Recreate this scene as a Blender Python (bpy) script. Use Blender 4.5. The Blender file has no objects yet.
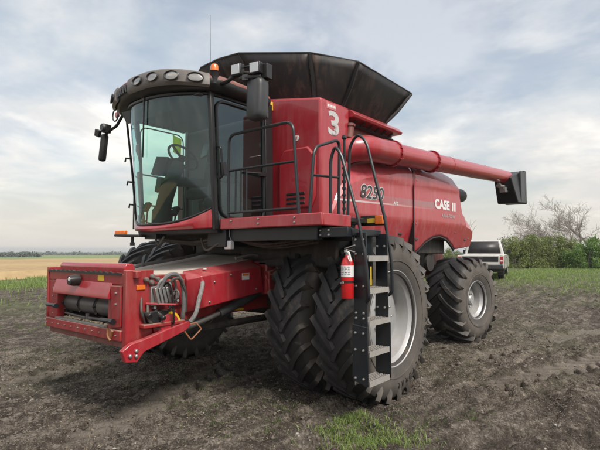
import bpy, bmesh, math, random
import numpy as np
from mathutils import Vector, Matrix
random.seed(7)
rng = np.random.default_rng(11)
PI = math.pi
R = math.radians
scene = bpy.context.scene
COL = scene.collection

# ------------------------------------------------------------------ camera
CAM = Vector((5.21, -5.11, 1.75))
YAW = R(39.5)
cam_data = bpy.data.cameras.new('camera')
cam_data.sensor_width = 36.0
cam_data.lens = 36.0 * 485.0 / 600.0
cam_data.clip_start = 0.05
cam_data.clip_end = 9000.0
cam = bpy.data.objects.new('camera', cam_data)
cam.location = CAM
cam.rotation_euler = (R(90) + math.atan(26.0 / 485.0), 0.0, YAW)
COL.objects.link(cam)
scene.camera = cam

# ------------------------------------------------------------------ sky, sun, exposure
SUN_AZ = R(104.0)      # measured from +Y towards +X; the veiled sun stands to the right of the camera
SUN_EL = R(50.0)
world = bpy.data.worlds.new('World')
scene.world = world
world.use_nodes = True
wn = world.node_tree.nodes
wl = world.node_tree.links
wn.clear()
w_out = wn.new('ShaderNodeOutputWorld')
sky = wn.new('ShaderNodeTexSky')
sky.sky_type = 'NISHITA'
sky.sun_disc = False
sky.sun_elevation = SUN_EL
sky.sun_rotation = SUN_AZ
sky.air_density = 1.2
sky.dust_density = 2.5
bg_sky = wn.new('ShaderNodeBackground')
bg_sky.inputs['Strength'].default_value = 0.10
wl.new(sky.outputs['Color'], bg_sky.inputs['Color'])
bg_cloud = wn.new('ShaderNodeBackground')
bg_cloud.inputs['Strength'].default_value = 1.0
tc = wn.new('ShaderNodeTexCoord')
sep = wn.new('ShaderNodeSeparateXYZ')
wl.new(tc.outputs['Generated'], sep.inputs[0])


def wmath(op, a, b=None, clamp=False):
    n = wn.new('ShaderNodeMath')
    n.operation = op
    n.use_clamp = clamp
    for i, s in enumerate((a, b)):
        if s is None:
            continue
        if isinstance(s, (int, float)):
            n.inputs[i].default_value = s
        else:
            wl.new(s, n.inputs[i])
    return n.outputs[0]


zc = wmath('ADD', wmath('MAXIMUM', sep.outputs['Z'], 0.0), 0.16)
cx = wmath('DIVIDE', sep.outputs['X'], zc)
cy = wmath('DIVIDE', sep.outputs['Y'], zc)
comb = wn.new('ShaderNodeCombineXYZ')
wl.new(cx, comb.inputs[0])
wl.new(cy, comb.inputs[1])


def wnoise(scale, detail, rough, dist, off):
    mp = wn.new('ShaderNodeMapping')
    mp.inputs['Location'].default_value = off
    wl.new(comb.outputs[0], mp.inputs[0])
    n = wn.new('ShaderNodeTexNoise')
    n.inputs['Scale'].default_value = scale
    n.inputs['Detail'].default_value = detail
    n.inputs['Roughness'].default_value = rough
    n.inputs['Distortion'].default_value = dist
    wl.new(mp.outputs[0], n.inputs['Vector'])
    return n.outputs['Fac']


def wramp(fac, stops):
    n = wn.new('ShaderNodeValToRGB')
    e = n.color_ramp.elements
    while len(e) < len(stops):
        e.new(0.5)
    for k, (p, c) in enumerate(stops):
        e[k].position = p
        e[k].color = (c[0], c[1], c[2], 1) if not isinstance(c, (int, float)) else (c, c, c, 1)
    wl.new(fac, n.inputs[0])
    return n.outputs['Color']


n_big = wnoise(0.70, 7.0, 0.55, 0.35, (2.3, 0.7, 0.0))
n_fine = wnoise(2.2, 7.0, 0.58, 0.2, (7.1, 3.3, 1.0))
mixf = wmath('ADD', wmath('MULTIPLY', n_big, 0.68), wmath('MULTIPLY', n_fine, 0.32))
cover = wramp(mixf, [(0.43, 0.42), (0.50, 0.70), (0.57, 1.0)])
horizon_cover = wmath('SUBTRACT', 1.0, wmath('MULTIPLY', sep.outputs['Z'], 2.6), True)
cover2 = wmath('MAXIMUM', cover, wmath('POWER', horizon_cover, 1.5))
shade = wramp(wnoise(1.15, 7.0, 0.56, 0.3, (0.4, 5.0, 2.0)),
              [(0.36, (0.47, 0.515, 0.55)), (0.49, (0.63, 0.635, 0.635)), (0.60, (0.90, 0.87, 0.82))])
hmix = wn.new('ShaderNodeMixRGB')
wl.new(wmath('POWER', wmath('SUBTRACT', 1.0, wmath('MULTIPLY', sep.outputs['Z'], 3.2), True), 1.2), hmix.inputs[0])
wl.new(shade, hmix.inputs[1])
hmix.inputs[2].default_value = (0.62, 0.575, 0.515, 1)
wl.new(hmix.outputs[0], bg_cloud.inputs['Color'])
w_mix = wn.new('ShaderNodeMixShader')
wl.new(cover2, w_mix.inputs[0])
wl.new(bg_sky.outputs[0], w_mix.inputs[1])
wl.new(bg_cloud.outputs[0], w_mix.inputs[2])
wl.new(w_mix.outputs[0], w_out.inputs['Surface'])

sun_data = bpy.data.lights.new('sun', 'SUN')
sun_data.energy = 2.7
sun_data.angle = R(17)
sun_data.color = (1.0, 0.94, 0.86)
sun = bpy.data.objects.new('sun', sun_data)
sdir = Vector((math.sin(SUN_AZ) * math.cos(SUN_EL), math.cos(SUN_AZ) * math.cos(SUN_EL), math.sin(SUN_EL)))
sun.rotation_euler = sdir.to_track_quat('Z', 'Y').to_euler()
sun.location = (0, 0, 30)
COL.objects.link(sun)

scene.view_settings.view_transform = 'Standard'
scene.view_settings.look = 'None'
scene.view_settings.exposure = 0.50
scene.view_settings.gamma = 1.0
scene.render.engine = 'CYCLES'
scene.cycles.use_denoising = True
scene.cycles.max_bounces = 8
scene.cycles.transparent_max_bounces = 16
scene.cycles.sample_clamp_indirect = 4.0


# ------------------------------------------------------------------ materials
def new_mat(name):
    m = bpy.data.materials.new(name)
    m.use_nodes = True
    nt = m.node_tree
    nt.nodes.clear()
    out = nt.nodes.new('ShaderNodeOutputMaterial')
    return m, nt, out


def nd(nt, typ, **kw):
    n = nt.nodes.new(typ)
    for k, v in kw.items():
        setattr(n, k, v)
    return n


def mth(nt, op, a, b=None, clamp=False):
    n = nt.nodes.new('ShaderNodeMath')
    n.operation = op
    n.use_clamp = clamp
    for i, s in enumerate((a, b)):
        if s is None:
            continue
        if isinstance(s, (int, float)):
            n.inputs[i].default_value = s
        else:
            nt.links.new(s, n.inputs[i])
    return n.outputs[0]


def noise(nt, vec, scale, detail=5.0, rough=0.55, dist=0.0):
    n = nt.nodes.new('ShaderNodeTexNoise')
    n.inputs['Scale'].default_value = scale
    n.inputs['Detail'].default_value = detail
    n.inputs['Roughness'].default_value = rough
    n.inputs['Distortion'].default_value = dist
    if vec is not None:
        nt.links.new(vec, n.inputs['Vector'])
    return n.outputs['Fac']


def ramp(nt, fac, stops):
    n = nt.nodes.new('ShaderNodeValToRGB')
    e = n.color_ramp.elements
    while len(e) < len(stops):
        e.new(0.5)
    for k, (p, c) in enumerate(stops):
        e[k].position = p
        e[k].color = (c, c, c, 1) if isinstance(c, (int, float)) else (c[0], c[1], c[2], 1)
    nt.links.new(fac, n.inputs[0])
    return n.outputs['Color']


def mixc(nt, fac, a, b):
    n = nt.nodes.new('ShaderNodeMixRGB')
    for i, s in enumerate((fac, a, b)):
        if isinstance(s, (int, float)):
            n.inputs[i].default_value = s
        elif isinstance(s, (tuple, list)):
            n.inputs[i].default_value = (s[0], s[1], s[2], 1)
        else:
            nt.links.new(s, n.inputs[i])
    return n.outputs[0]


def objvec(nt):
    return nt.nodes.new('ShaderNodeTexCoord').outputs['Object']


def posvec(nt):
    return nt.nodes.new('ShaderNodeNewGeometry').outputs['Position']


DUST = (0.30, 0.245, 0.185)


def paint(name, col, rough=0.35, metal=0.0, coat=0.0, vary=0.10, dust=0.25, dust_up=0.5, scale=3.0, bump=0.0, bscale=40.0, dustcol=DUST,
          stripe=None):
    """Painted / moulded surface: base colour with slight mottling, film of dust, more of it on upward faces."""
    m, nt, out = new_mat(name)
    p = nd(nt, 'ShaderNodeBsdfPrincipled')
    v = posvec(nt)
    n1 = noise(nt, v, scale, 6.0, 0.6)
    c2 = tuple(max(0.0, c * (1.0 - vary * 2)) for c in col)
    c = mixc(nt, n1, c2, tuple(min(1.0, k * (1 + vary)) for k in col))
    if stripe is not None:
        c = stripe(nt, c)
    n2 = noise(nt, v, 7.0, 8.0, 0.68, 0.4)
    geo = nd(nt, 'ShaderNodeNewGeometry')
    sz = nd(nt, 'ShaderNodeSeparateXYZ')
    nt.links.new(geo.outputs['True Normal'], sz.inputs[0])
    up = mth(nt, 'POWER', mth(nt, 'MAXIMUM', sz.outputs['Z'], 0.0), 1.5)
    amt = mth(nt, 'ADD', mth(nt, 'MULTIPLY', up, dust_up), dust)
    msk = mth(nt, 'MULTIPLY', amt, ramp(nt, n2, [(0.30, 0.15), (0.72, 1.0)]), True)
    smp = nd(nt, 'ShaderNodeMapping')
    smp.inputs['Scale'].default_value = (7.0, 7.0, 0.8)
    nt.links.new(v, smp.inputs[0])
    run = ramp(nt, noise(nt, smp.outputs[0], 1.6, 6.0, 0.62, 0.2), [(0.50, 0.0), (0.78, 1.0)])
    msk = mth(nt, 'ADD', msk, mth(nt, 'MULTIPLY', run, min(0.30, dust * 1.8)), True)
    c = mixc(nt, msk, c, dustcol)
    nt.links.new(c, p.inputs['Base Color'])
    p.inputs['Metallic'].default_value = metal
    r = mth(nt, 'ADD', mth(nt, 'MULTIPLY', msk, 0.5), mth(nt, 'ADD', mth(nt, 'MULTIPLY', n2, 0.16), rough - 0.08), True)
    nt.links.new(r, p.inputs['Roughness'])
    if coat:
        p.inputs['Coat Weight'].default_value = coat
        p.inputs['Coat Roughness'].default_value = 0.07
    if bump:
        b = nd(nt, 'ShaderNodeBump')
        b.inputs['Strength'].default_value = bump
        b.inputs['Distance'].default_value = 0.01
        nt.links.new(noise(nt, v, bscale, 4.0), b.inputs['Height'])
        nt.links.new(b.outputs[0], p.inputs['Normal'])
    nt.links.new(p.outputs[0], out.inputs['Surface'])
    return m


def glass_mat(name, tint, refl=1.0, rough=0.02, ior=1.85):
    m, nt, out = new_mat(name)
    tr = nd(nt, 'ShaderNodeBsdfTransparent')
    tr.inputs['Color'].default_value = (*tint, 1)
    gl = nd(nt, 'ShaderNodeBsdfGlossy')
    gl.inputs['Roughness'].default_value = rough
    gl.inputs['Color'].default_value = (refl * 0.82, refl * 0.97, refl, 1)
    fr = nd(nt, 'ShaderNodeFresnel')
    fr.inputs['IOR'].default_value = ior
    mx = nd(nt, 'ShaderNodeMixShader')
    nt.links.new(fr.outputs[0], mx.inputs[0])
    nt.links.new(tr.outputs[0], mx.inputs[1])
    nt.links.new(gl.outputs[0], mx.inputs[2])
    nt.links.new(mx.outputs[0], out.inputs['Surface'])
    return m


def stripe_nodes(nt, c):
    """printed silver band on the side shields: two lines fading into the red"""
    s = nd(nt, 'ShaderNodeSeparateXYZ')
    nt.links.new(posvec(nt), s.inputs[0])
    zz = mth(nt, 'SUBTRACT', s.outputs['Z'], mth(nt, 'MULTIPLY', s.outputs['Y'], 0.022))

    def band(z0, z1):
        return mth(nt, 'MULTIPLY', mth(nt, 'GREATER_THAN', zz, z0), mth(nt, 'LESS_THAN', zz, z1))
    ylim = mth(nt, 'MULTIPLY', mth(nt, 'GREATER_THAN', s.outputs['Y'], -0.2), mth(nt, 'LESS_THAN', s.outputs['Y'], 2.9))
    b1 = mth(nt, 'MULTIPLY', band(2.405, 2.43), ylim)
    b2 = mth(nt, 'MULTIPLY', band(2.435, 2.535), ylim)
    g = mth(nt, 'MULTIPLY', b2, mth(nt, 'MULTIPLY', s.outputs['Y'], 0.28, True))
    c = mixc(nt, mth(nt, 'MULTIPLY', g, 0.75), c, (0.20, 0.17, 0.175))
    fade = mth(nt, 'SUBTRACT', 1.0, mth(nt, 'MULTIPLY', s.outputs['Y'], 0.42), True)
    c = mixc(nt, mth(nt, 'MULTIPLY', b1, mth(nt, 'ADD', mth(nt, 'MULTIPLY', fade, 0.8), 0.1)), c, (0.62, 0.60, 0.60))
    return c


RED = (0.30, 0.012, 0.020)
M = {}
M['red'] = paint('red_paint', (0.36, 0.009, 0.021), 0.30, coat=0.55, vary=0.08, dust=0.085, dust_up=0.28, dustcol=(0.40, 0.30, 0.27))
M['red_side'] = paint('red_shield_paint', (0.39, 0.014, 0.029), 0.32, coat=0.55, vary=0.06, dust=0.14, dust_up=0.20, stripe=stripe_nodes, dustcol=(0.46, 0.36, 0.34))  # pinkish film is part dust, part sky reflection painted into the red
M['red_dusty'] = paint('red_dusty_paint', (0.31, 0.008, 0.016), 0.40, coat=0.2, vary=0.16, dust=0.12, dust_up=0.95, scale=5)
M['red_dark'] = paint('red_dark_paint', (0.16, 0.010, 0.014), 0.5, vary=0.15, dust=0.35, dust_up=0.4)
M['deck_dust'] = paint('dusty_steel_deck', (0.50, 0.46, 0.41), 0.8, vary=0.3, dust=0.55, dust_up=0.4, scale=6, bump=0.3, bscale=60, dustcol=(0.62, 0.54, 0.46))
M['black'] = paint('black_plastic', (0.010, 0.011, 0.013), 0.38, vary=0.15, dust=0.025, dust_up=0.14)
M['black_steel'] = paint('black_steel_paint', (0.008, 0.012, 0.017), 0.34, vary=0.15, dust=0.02, dust_up=0.2)
M['under'] = paint('grimy_chassis', (0.014, 0.015, 0.017), 0.65, vary=0.3, dust=0.10, dust_up=0.5, bump=0.3)
M['grey'] = paint('grey_plastic', (0.036, 0.040, 0.046), 0.42, vary=0.1, dust=0.05, dust_up=0.2)
M['bezel'] = paint('lamp_bezel_grey', (0.13, 0.12, 0.115), 0.35, vary=0.1, dust=0.15, dust_up=0.2)
M['drum'] = paint('worn_steel_drum', (0.12, 0.12, 0.125), 0.42, metal=0.5, vary=0.2, dust=0.25, dust_up=0.3)
M['steel'] = paint('bare_steel', (0.42, 0.42, 0.42), 0.38, metal=0.8, vary=0.12, dust=0.15, dust_up=0.3)
M['silver'] = paint('silver_rim_paint', (0.44, 0.45, 0.46), 0.38, metal=0.35, vary=0.08, dust=0.22, dust_up=0.25)
M['tread'] = paint('galvanised_tread', (0.46, 0.45, 0.43), 0.5, metal=0.4, vary=0.15, dust=0.3, dust_up=0.25, scale=14)
M['hose'] = paint('grey_braided_hose', (0.13, 0.14, 0.15), 0.6, vary=0.2, dust=0.2, bump=0.5, bscale=160)
M['hose_black'] = paint('black_hose', (0.02, 0.02, 0.022), 0.5, vary=0.2, dust=0.25, dust_up=0.4)
M['sleeve'] = paint('braided_sleeve', (0.30, 0.30, 0.30), 0.7, vary=0.35, dust=0.2, dust_up=0.2, scale=25, bump=0.8, bscale=120)
M['orange'] = paint('orange_lens', (0.72, 0.16, 0.015), 0.25, coat=0.5, vary=0.05, dust=0.03, dust_up=0.05)
M['yellow'] = paint('yellow_decal', (0.70, 0.46, 0.02), 0.4, vary=0.05, dust=0.08, dust_up=0.05)
M['white'] = paint('white_decal', (0.72, 0.72, 0.72), 0.4, vary=0.04, dust=0.06, dust_up=0.05)
M['offwhite'] = paint('weathered_white_decal', (0.56, 0.55, 0.55), 0.45, vary=0.1, dust=0.12, dust_up=0.05)
M['greydecal'] = paint('pale_grey_decal', (0.40, 0.36, 0.36), 0.4, vary=0.04, dust=0.1, dust_up=0.05)
M['pale_red'] = paint('pale_red_decal', (0.52, 0.16, 0.17), 0.4, vary=0.05, dust=0.08, dust_up=0.05)
M['black_decal'] = paint('black_decal', (0.02, 0.02, 0.024), 0.4, vary=0.05, dust=0.05, dust_up=0.05)
M['rust'] = paint('rusty_rod', (0.32, 0.11, 0.04), 0.7, vary=0.3, dust=0.1)
M['ext_red'] = paint('extinguisher_red', (0.55, 0.008, 0.012), 0.25, coat=0.6, vary=0.04, dust=0.03, dust_up=0.1)
M['fabric'] = paint('dark_seat_fabric', (0.035, 0.04, 0.042), 0.85, vary=0.2, dust=0.05, bump=0.2, bscale=200)
M['cabin'] = paint('cab_trim_grey', (0.115, 0.125, 0.13), 0.7, vary=0.12, dust=0.05, dust_up=0.1)
M['cabin_teal'] = paint('cab_console_grey', (0.10, 0.115, 0.115), 0.6, vary=0.12, dust=0.05, dust_up=0.1)
M['lamp_glass'] = paint('lamp_lens', (0.62, 0.63, 0.63), 0.18, metal=0.45, coat=0.6, vary=0.1, dust=0.05)
M['lamp_dark'] = paint('lamp_reflector', (0.42, 0.40, 0.38), 0.15, metal=0.8, coat=0.8, vary=0.15, dust=0.08)
M['glass'] = glass_mat('tinted_windshield', (0.76, 0.95, 0.88))
M['glass_side'] = glass_mat('tinted_side_window', (0.70, 0.90, 0.84))
M['glass_truck'] = glass_mat('truck_window', (0.10, 0.12, 0.13))
M['truck_white'] = paint('truck_white_paint', (0.62, 0.62, 0.60), 0.3, coat=0.6, vary=0.04, dust=0.25, dust_up=0.1)
M['tail_red'] = paint('tail_lamp_red', (0.40, 0.01, 0.015), 0.25, coat=0.5, dust=0.1)
M['bark'] = paint('grey_bark', (0.32, 0.29, 0.265), 0.9, vary=0.35, dust=0.1, bump=0.5, bscale=25)


def tank_extension_mat():
    m, nt, out = new_mat('tank_extension_black')
    p = nd(nt, 'ShaderNodeBsdfPrincipled')
    v = posvec(nt)
    s = nd(nt, 'ShaderNodeSeparateXYZ')
    nt.links.new(v, s.inputs[0])
    mp = nd(nt, 'ShaderNodeMapping')
    mp.inputs['Scale'].default_value = (5.0, 5.0, 0.7)
    nt.links.new(v, mp.inputs[0])
    streak = noise(nt, mp.outputs[0], 2.0, 6.0, 0.6, 0.3)
    blot = noise(nt, v, 1.6, 6.0, 0.6)
    msk = mth(nt, 'MULTIPLY', ramp(nt, streak, [(0.45, 0.0), (0.75, 1.0)]), ramp(nt, blot, [(0.42, 0.03), (0.62, 0.8)]))
    c = mixc(nt, msk, (0.010, 0.010, 0.011), (0.13, 0.075, 0.055))
    nt.links.new(c, p.inputs['Base Color'])
    p.inputs['Roughness'].default_value = 0.55
    nt.links.new(p.outputs[0], out.inputs['Surface'])
    return m


M['ext_black'] = tank_extension_mat()


def tyre_mat(half, name):
    m, nt, out = new_mat(name)
    p = nd(nt, 'ShaderNodeBsdfPrincipled')
    v = objvec(nt)
    n1 = noise(nt, v, 5.0, 7.0, 0.65, 0.3)
    n2 = noise(nt, v, 26.0, 5.0, 0.6)
    s = nd(nt, 'ShaderNodeSeparateXYZ')
    nt.links.new(v, s.inputs[0])
    rad = mth(nt, 'SQRT', mth(nt, 'ADD', mth(nt, 'MULTIPLY', s.outputs['Y'], s.outputs['Y']), mth(nt, 'MULTIPLY', s.outputs['Z'], s.outputs['Z'])))
    # mud dried on the side walls
    wall = mth(nt, 'MULTIPLY', mth(nt, 'SUBTRACT', mth(nt, 'ABSOLUTE', s.outputs['X']), half), 12.0, True)
    dirt = mth(nt, 'MULTIPLY', mth(nt, 'ADD', mth(nt, 'MULTIPLY', wall, 0.58), 0.075), ramp(nt, n1, [(0.25, 0.35), (0.7, 1.0)]), True)
    mud = ramp(nt, noise(nt, v, 3.3, 8.0, 0.7, 0.5), [(0.55, 0.0), (0.70, 0.55)])
    dirt = mth(nt, 'MAXIMUM', dirt, mud)
    c = mixc(nt, n2, (0.012, 0.013, 0.016), (0.026, 0.028, 0.031))
    c = mixc(nt, dirt, c, (0.20, 0.17, 0.14))
    nt.links.new(c, p.inputs['Base Color'])
    nt.links.new(mth(nt, 'ADD', mth(nt, 'MULTIPLY', dirt, 0.35), 0.55, True), p.inputs['Roughness'])
    b = nd(nt, 'ShaderNodeBump')
    b.inputs['Strength'].default_value = 0.25
    b.inputs['Distance'].default_value = 0.006
    nt.links.new(n2, b.inputs['Height'])
    nt.links.new(b.outputs[0], p.inputs['Normal'])
    nt.links.new(p.outputs[0], out.inputs['Surface'])
    return m


M['tyre'] = tyre_mat(0.20, 'front_tyre_rubber')
M['tyre_rear'] = tyre_mat(0.31, 'rear_tyre_rubber')
M['tyre_small'] = tyre_mat(0.09, 'truck_tyre_rubber')


def leaf_mat(name, a, b, scale=2.0, trans=0.35, rough=0.6):
    m, nt, out = new_mat(name)
    v = posvec(nt)
    oi = nd(nt, 'ShaderNodeNewGeometry').outputs['Random Per Island']
    n1 = noise(nt, v, scale, 3.0)
    f = mth(nt, 'ADD', mth(nt, 'MULTIPLY', oi, 0.6), mth(nt, 'SUBTRACT', mth(nt, 'MULTIPLY', n1, 1.2), 0.35), True)
    c = mixc(nt, f, a, b)
    d = nd(nt, 'ShaderNodeBsdfPrincipled')
    d.inputs['Roughness'].default_value = rough
    nt.links.new(c, d.inputs['Base Color'])
    t = nd(nt, 'ShaderNodeBsdfTranslucent')
    nt.links.new(c, t.inputs['Color'])
    mx = nd(nt, 'ShaderNodeMixShader')
    mx.inputs[0].default_value = trans
    nt.links.new(d.outputs[0], mx.inputs[1])
    nt.links.new(t.outputs[0], mx.inputs[2])
    nt.links.new(mx.outputs[0], out.inputs['Surface'])
    return m


M['sticker'] = leaf_mat('yellow_green_sheet', (0.88, 0.98, 0.10), (0.92, 1.0, 0.12), 2.0, 0.9)
M['leaf_olive'] = leaf_mat('olive_leaves', (0.11, 0.15, 0.04), (0.25, 0.29, 0.095))
M['leaf_green'] = leaf_mat('green_leaves', (0.08, 0.16, 0.035), (0.21, 0.32, 0.085))
M['leaf_far'] = leaf_mat('far_tree_leaves', (0.075, 0.10, 0.085), (0.12, 0.14, 0.11), 0.02, 0.1)
M['grass'] = leaf_mat('grass_blades', (0.055, 0.105, 0.022), (0.17, 0.215, 0.065), 3.0, 0.4)
M['grass_bright'] = leaf_mat('fresh_grass_blades', (0.12, 0.20, 0.04), (0.31, 0.39, 0.13), 5.0, 0.4)
M['grass_dry'] = leaf_mat('dry_grass_blades', (0.13, 0.12, 0.055), (0.27, 0.23, 0.13), 3.0, 0.3)
M['straw'] = leaf_mat('straw_bits', (0.20, 0.155, 0.10), (0.42, 0.35, 0.24), 6.0, 0.1)


def soil_mat():
    m, nt, out = new_mat('ploughed_soil')
    p = nd(nt, 'ShaderNodeBsdfPrincipled')
    v = posvec(nt)
    crumbs = []
    big = noise(nt, v, 0.55, 6.0, 0.6, 0.3)
    mid = noise(nt, v, 5.0, 8.0, 0.68, 0.4)
    fine = noise(nt, v, 45.0, 6.0, 0.7)
    c = ramp(nt, mid, [(0.36, (0.044, 0.035, 0.028)), (0.50, (0.138, 0.114, 0.092)), (0.64, (0.285, 0.243, 0.200))])
    c2 = mixc(nt, ramp(nt, big, [(0.35, 0.0), (0.65, 1.0)]), c, mixc(nt, 0.5, c, (0.19, 0.165, 0.137)))
    mp = nd(nt, 'ShaderNodeMapping')
    mp.inputs['Rotation'].default_value = (0, 0, R(14.5))
    mp.inputs['Scale'].default_value = (1.0, 0.22, 1.0)
    nt.links.new(v, mp.inputs[0])
    streak = noise(nt, mp.outputs[0], 4.5, 7.0, 0.68, 0.25)
    c2 = mixc(nt, ramp(nt, streak, [(0.44, 0.62), (0.52, 0.0)]), c2, (0.062, 0.052, 0.043))
    c2 = mixc(nt, ramp(nt, streak, [(0.53, 0.0), (0.64, 0.62)]), c2, (0.30, 0.262, 0.222))
    c3 = mixc(nt, ramp(nt, fine, [(0.40, 0.55), (0.60, 0.0)]), c2, (0.045, 0.037, 0.030))
    # single crumbs, each of its own tone
    for sc, lo_c, hi_c in ((24.0, 0.72, 1.22), (62.0, 0.66, 1.30)):
        vc = nd(nt, 'ShaderNodeTexVoronoi')
        vc.inputs['Scale'].default_value = sc
        nt.links.new(v, vc.inputs['Vector'])
        sp = nd(nt, 'ShaderNodeSeparateXYZ')
        nt.links.new(vc.outputs['Color'], sp.inputs[0])
        val = mth(nt, 'ADD', mth(nt, 'MULTIPLY', sp.outputs['X'], hi_c - lo_c), lo_c)
        cm = nd(nt, 'ShaderNodeVectorMath', operation='SCALE')
        nt.links.new(c3, cm.inputs[0])
        nt.links.new(val, cm.inputs['Scale'])
        c3 = cm.outputs[0]
        crumbs.append(vc.outputs['Distance'])
    # pale chaff flecks
    vo = nd(nt, 'ShaderNodeTexVoronoi')
    vo.inputs['Scale'].default_value = 30.0
    nt.links.new(v, vo.inputs['Vector'])
    fleck = mth(nt, 'MULTIPLY', mth(nt, 'LESS_THAN', vo.outputs['Distance'], 0.17), ramp(nt, noise(nt, v, 1.3, 4.0), [(0.42, 0.0), (0.58, 1.0)]))
    c4 = mixc(nt, mth(nt, 'MULTIPLY', fleck, 0.75), c3, (0.36, 0.32, 0.26))
    pk = nd(nt, 'ShaderNodeAttribute', attribute_name='packed').outputs['Fac']
    c4 = mixc(nt, mth(nt, 'MULTIPLY', pk, 0.62), c4, mixc(nt, noise(nt, v, 2.2, 5.0, 0.6), (0.11, 0.094, 0.079), (0.21, 0.184, 0.156)))
    at = nd(nt, 'ShaderNodeAttribute', attribute_name='green')
    g = mixc(nt, mid, (0.060, 0.105, 0.028), (0.17, 0.205, 0.075))
    gm = mth(nt, 'MULTIPLY', at.outputs['Fac'], ramp(nt, noise(nt, v, 3.2, 7.0, 0.7), [(0.36, 0.15), (0.60, 1.0)]), True)
    c5 = mixc(nt, gm, c4, g)
    nt.links.new(c5, p.inputs['Base Color'])
    p.inputs['Roughness'].default_value = 0.95
    p.inputs['Specular IOR Level'].default_value = 0.15
    b = nd(nt, 'ShaderNodeBump')
    b.inputs['Strength'].default_value = 1.0
    b.inputs['Distance'].default_value = 0.055
    h = mth(nt, 'ADD', mth(nt, 'MULTIPLY', noise(nt, v, 14.0, 8.0, 0.72, 0.3), 0.8), mth(nt, 'MULTIPLY', fine, 0.25))
    h = mth(nt, 'SUBTRACT', h, mth(nt, 'ADD', mth(nt, 'MULTIPLY', crumbs[0], 0.45), mth(nt, 'MULTIPLY', crumbs[1], 0.22)))
    nt.links.new(mth(nt, 'MULTIPLY', h, mth(nt, 'SUBTRACT', 1.0, mth(nt, 'MULTIPLY', pk, 0.7))), b.inputs['Height'])
    nt.links.new(b.outputs[0], p.inputs['Normal'])
    nt.links.new(p.outputs[0], out.inputs['Surface'])
    return m


M['soil'] = soil_mat()
M['clod'] = paint('soil_clod', (0.155, 0.132, 0.110), 0.95, vary=0.45, dust=0.15, dust_up=0.2, scale=9, bump=0.8, bscale=60, dustcol=(0.20, 0.17, 0.14))
M['pebble'] = paint('pale_stone', (0.42, 0.40, 0.37), 0.85, vary=0.2, dust=0.2, scale=20)


def field_mat(name, a, b, scale):
    m, nt, out = new_mat(name)
    p = nd(nt, 'ShaderNodeBsdfPrincipled')
    v = posvec(nt)
    mp = nd(nt, 'ShaderNodeMapping')
    mp.inputs['Scale'].default_value = (1.0, 0.25, 1.0)
    nt.links.new(v, mp.inputs[0])
    f = mth(nt, 'ADD', mth(nt, 'MULTIPLY', noise(nt, mp.outputs[0], scale, 8.0, 0.65), 0.6), mth(nt, 'MULTIPLY', noise(nt, v, scale * 30, 3.0), 0.4))
    nt.links.new(ramp(nt, f, [(0.38, a), (0.62, b)]), p.inputs['Base Color'])
    p.inputs['Roughness'].default_value = 0.95
    p.inputs['Specular IOR Level'].default_value = 0.1
    nt.links.new(p.outputs[0], out.inputs['Surface'])
    return m


M['wheat'] = field_mat('ripe_wheat', (0.30, 0.21, 0.11), (0.42, 0.31, 0.17), 0.05)
M['pasture'] = field_mat('green_pasture', (0.14, 0.19, 0.075), (0.22, 0.26, 0.12), 0.02)


# ------------------------------------------------------------------ mesh helpers
def tag(o, label=None, cat=None, group=None, kind=None):
    for k, v in (('label', label), ('category', cat), ('group', group), ('kind', kind)):
        if v:
            o[k] = v
    return o


def link(o, parent=None):
    COL.objects.link(o)
    if parent is not None:
        o.parent = parent
    return o


def empty(name, loc=(0, 0, 0), rz=0.0, label=None, cat=None, group=None):
    o = bpy.data.objects.new(name, None)
    o.empty_display_size = 0.3
    o.location = loc
    o.rotation_euler = (0, 0, rz)
    link(o)
    return tag(o, label, cat, group)


def fillet(pts, r, n=5):
    """round the corners of a polyline"""
    pts = [Vector(p) for p in pts]
    out = [pts[0]]
    for i in range(1, len(pts) - 1):
        a, b, c = pts[i - 1], pts[i], pts[i + 1]
        d1, d2 = (a - b), (c - b)
        rr = min(r, d1.length * 0.48, d2.length * 0.48)
        p1, p2 = b + d1.normalized() * rr, b + d2.normalized() * rr
        for k in range(n + 1):
            t = k / n
            out.append(p1 * (1 - t) ** 2 + b * 2 * t * (1 - t) + p2 * t * t)
    out.append(pts[-1])
    return out


def spline(pts, n=6):
    pts = [Vector(p) for p in pts]
    P = [pts[0] * 2 - pts[1]] + pts + [pts[-1] * 2 - pts[-2]]
    out = []
    for i in range(1, len(P) - 2):
        for k in range(n):
            t = k / n
            a, b, c, d = P[i - 1], P[i], P[i + 1], P[i + 2]
            out.append(0.5 * ((2 * b) + (c - a) * t + (2 * a - 5 * b + 4 * c - d) * t * t + (3 * b - a - 3 * c + d) * t ** 3))
    out.append(pts[-1])
    return out


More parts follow.
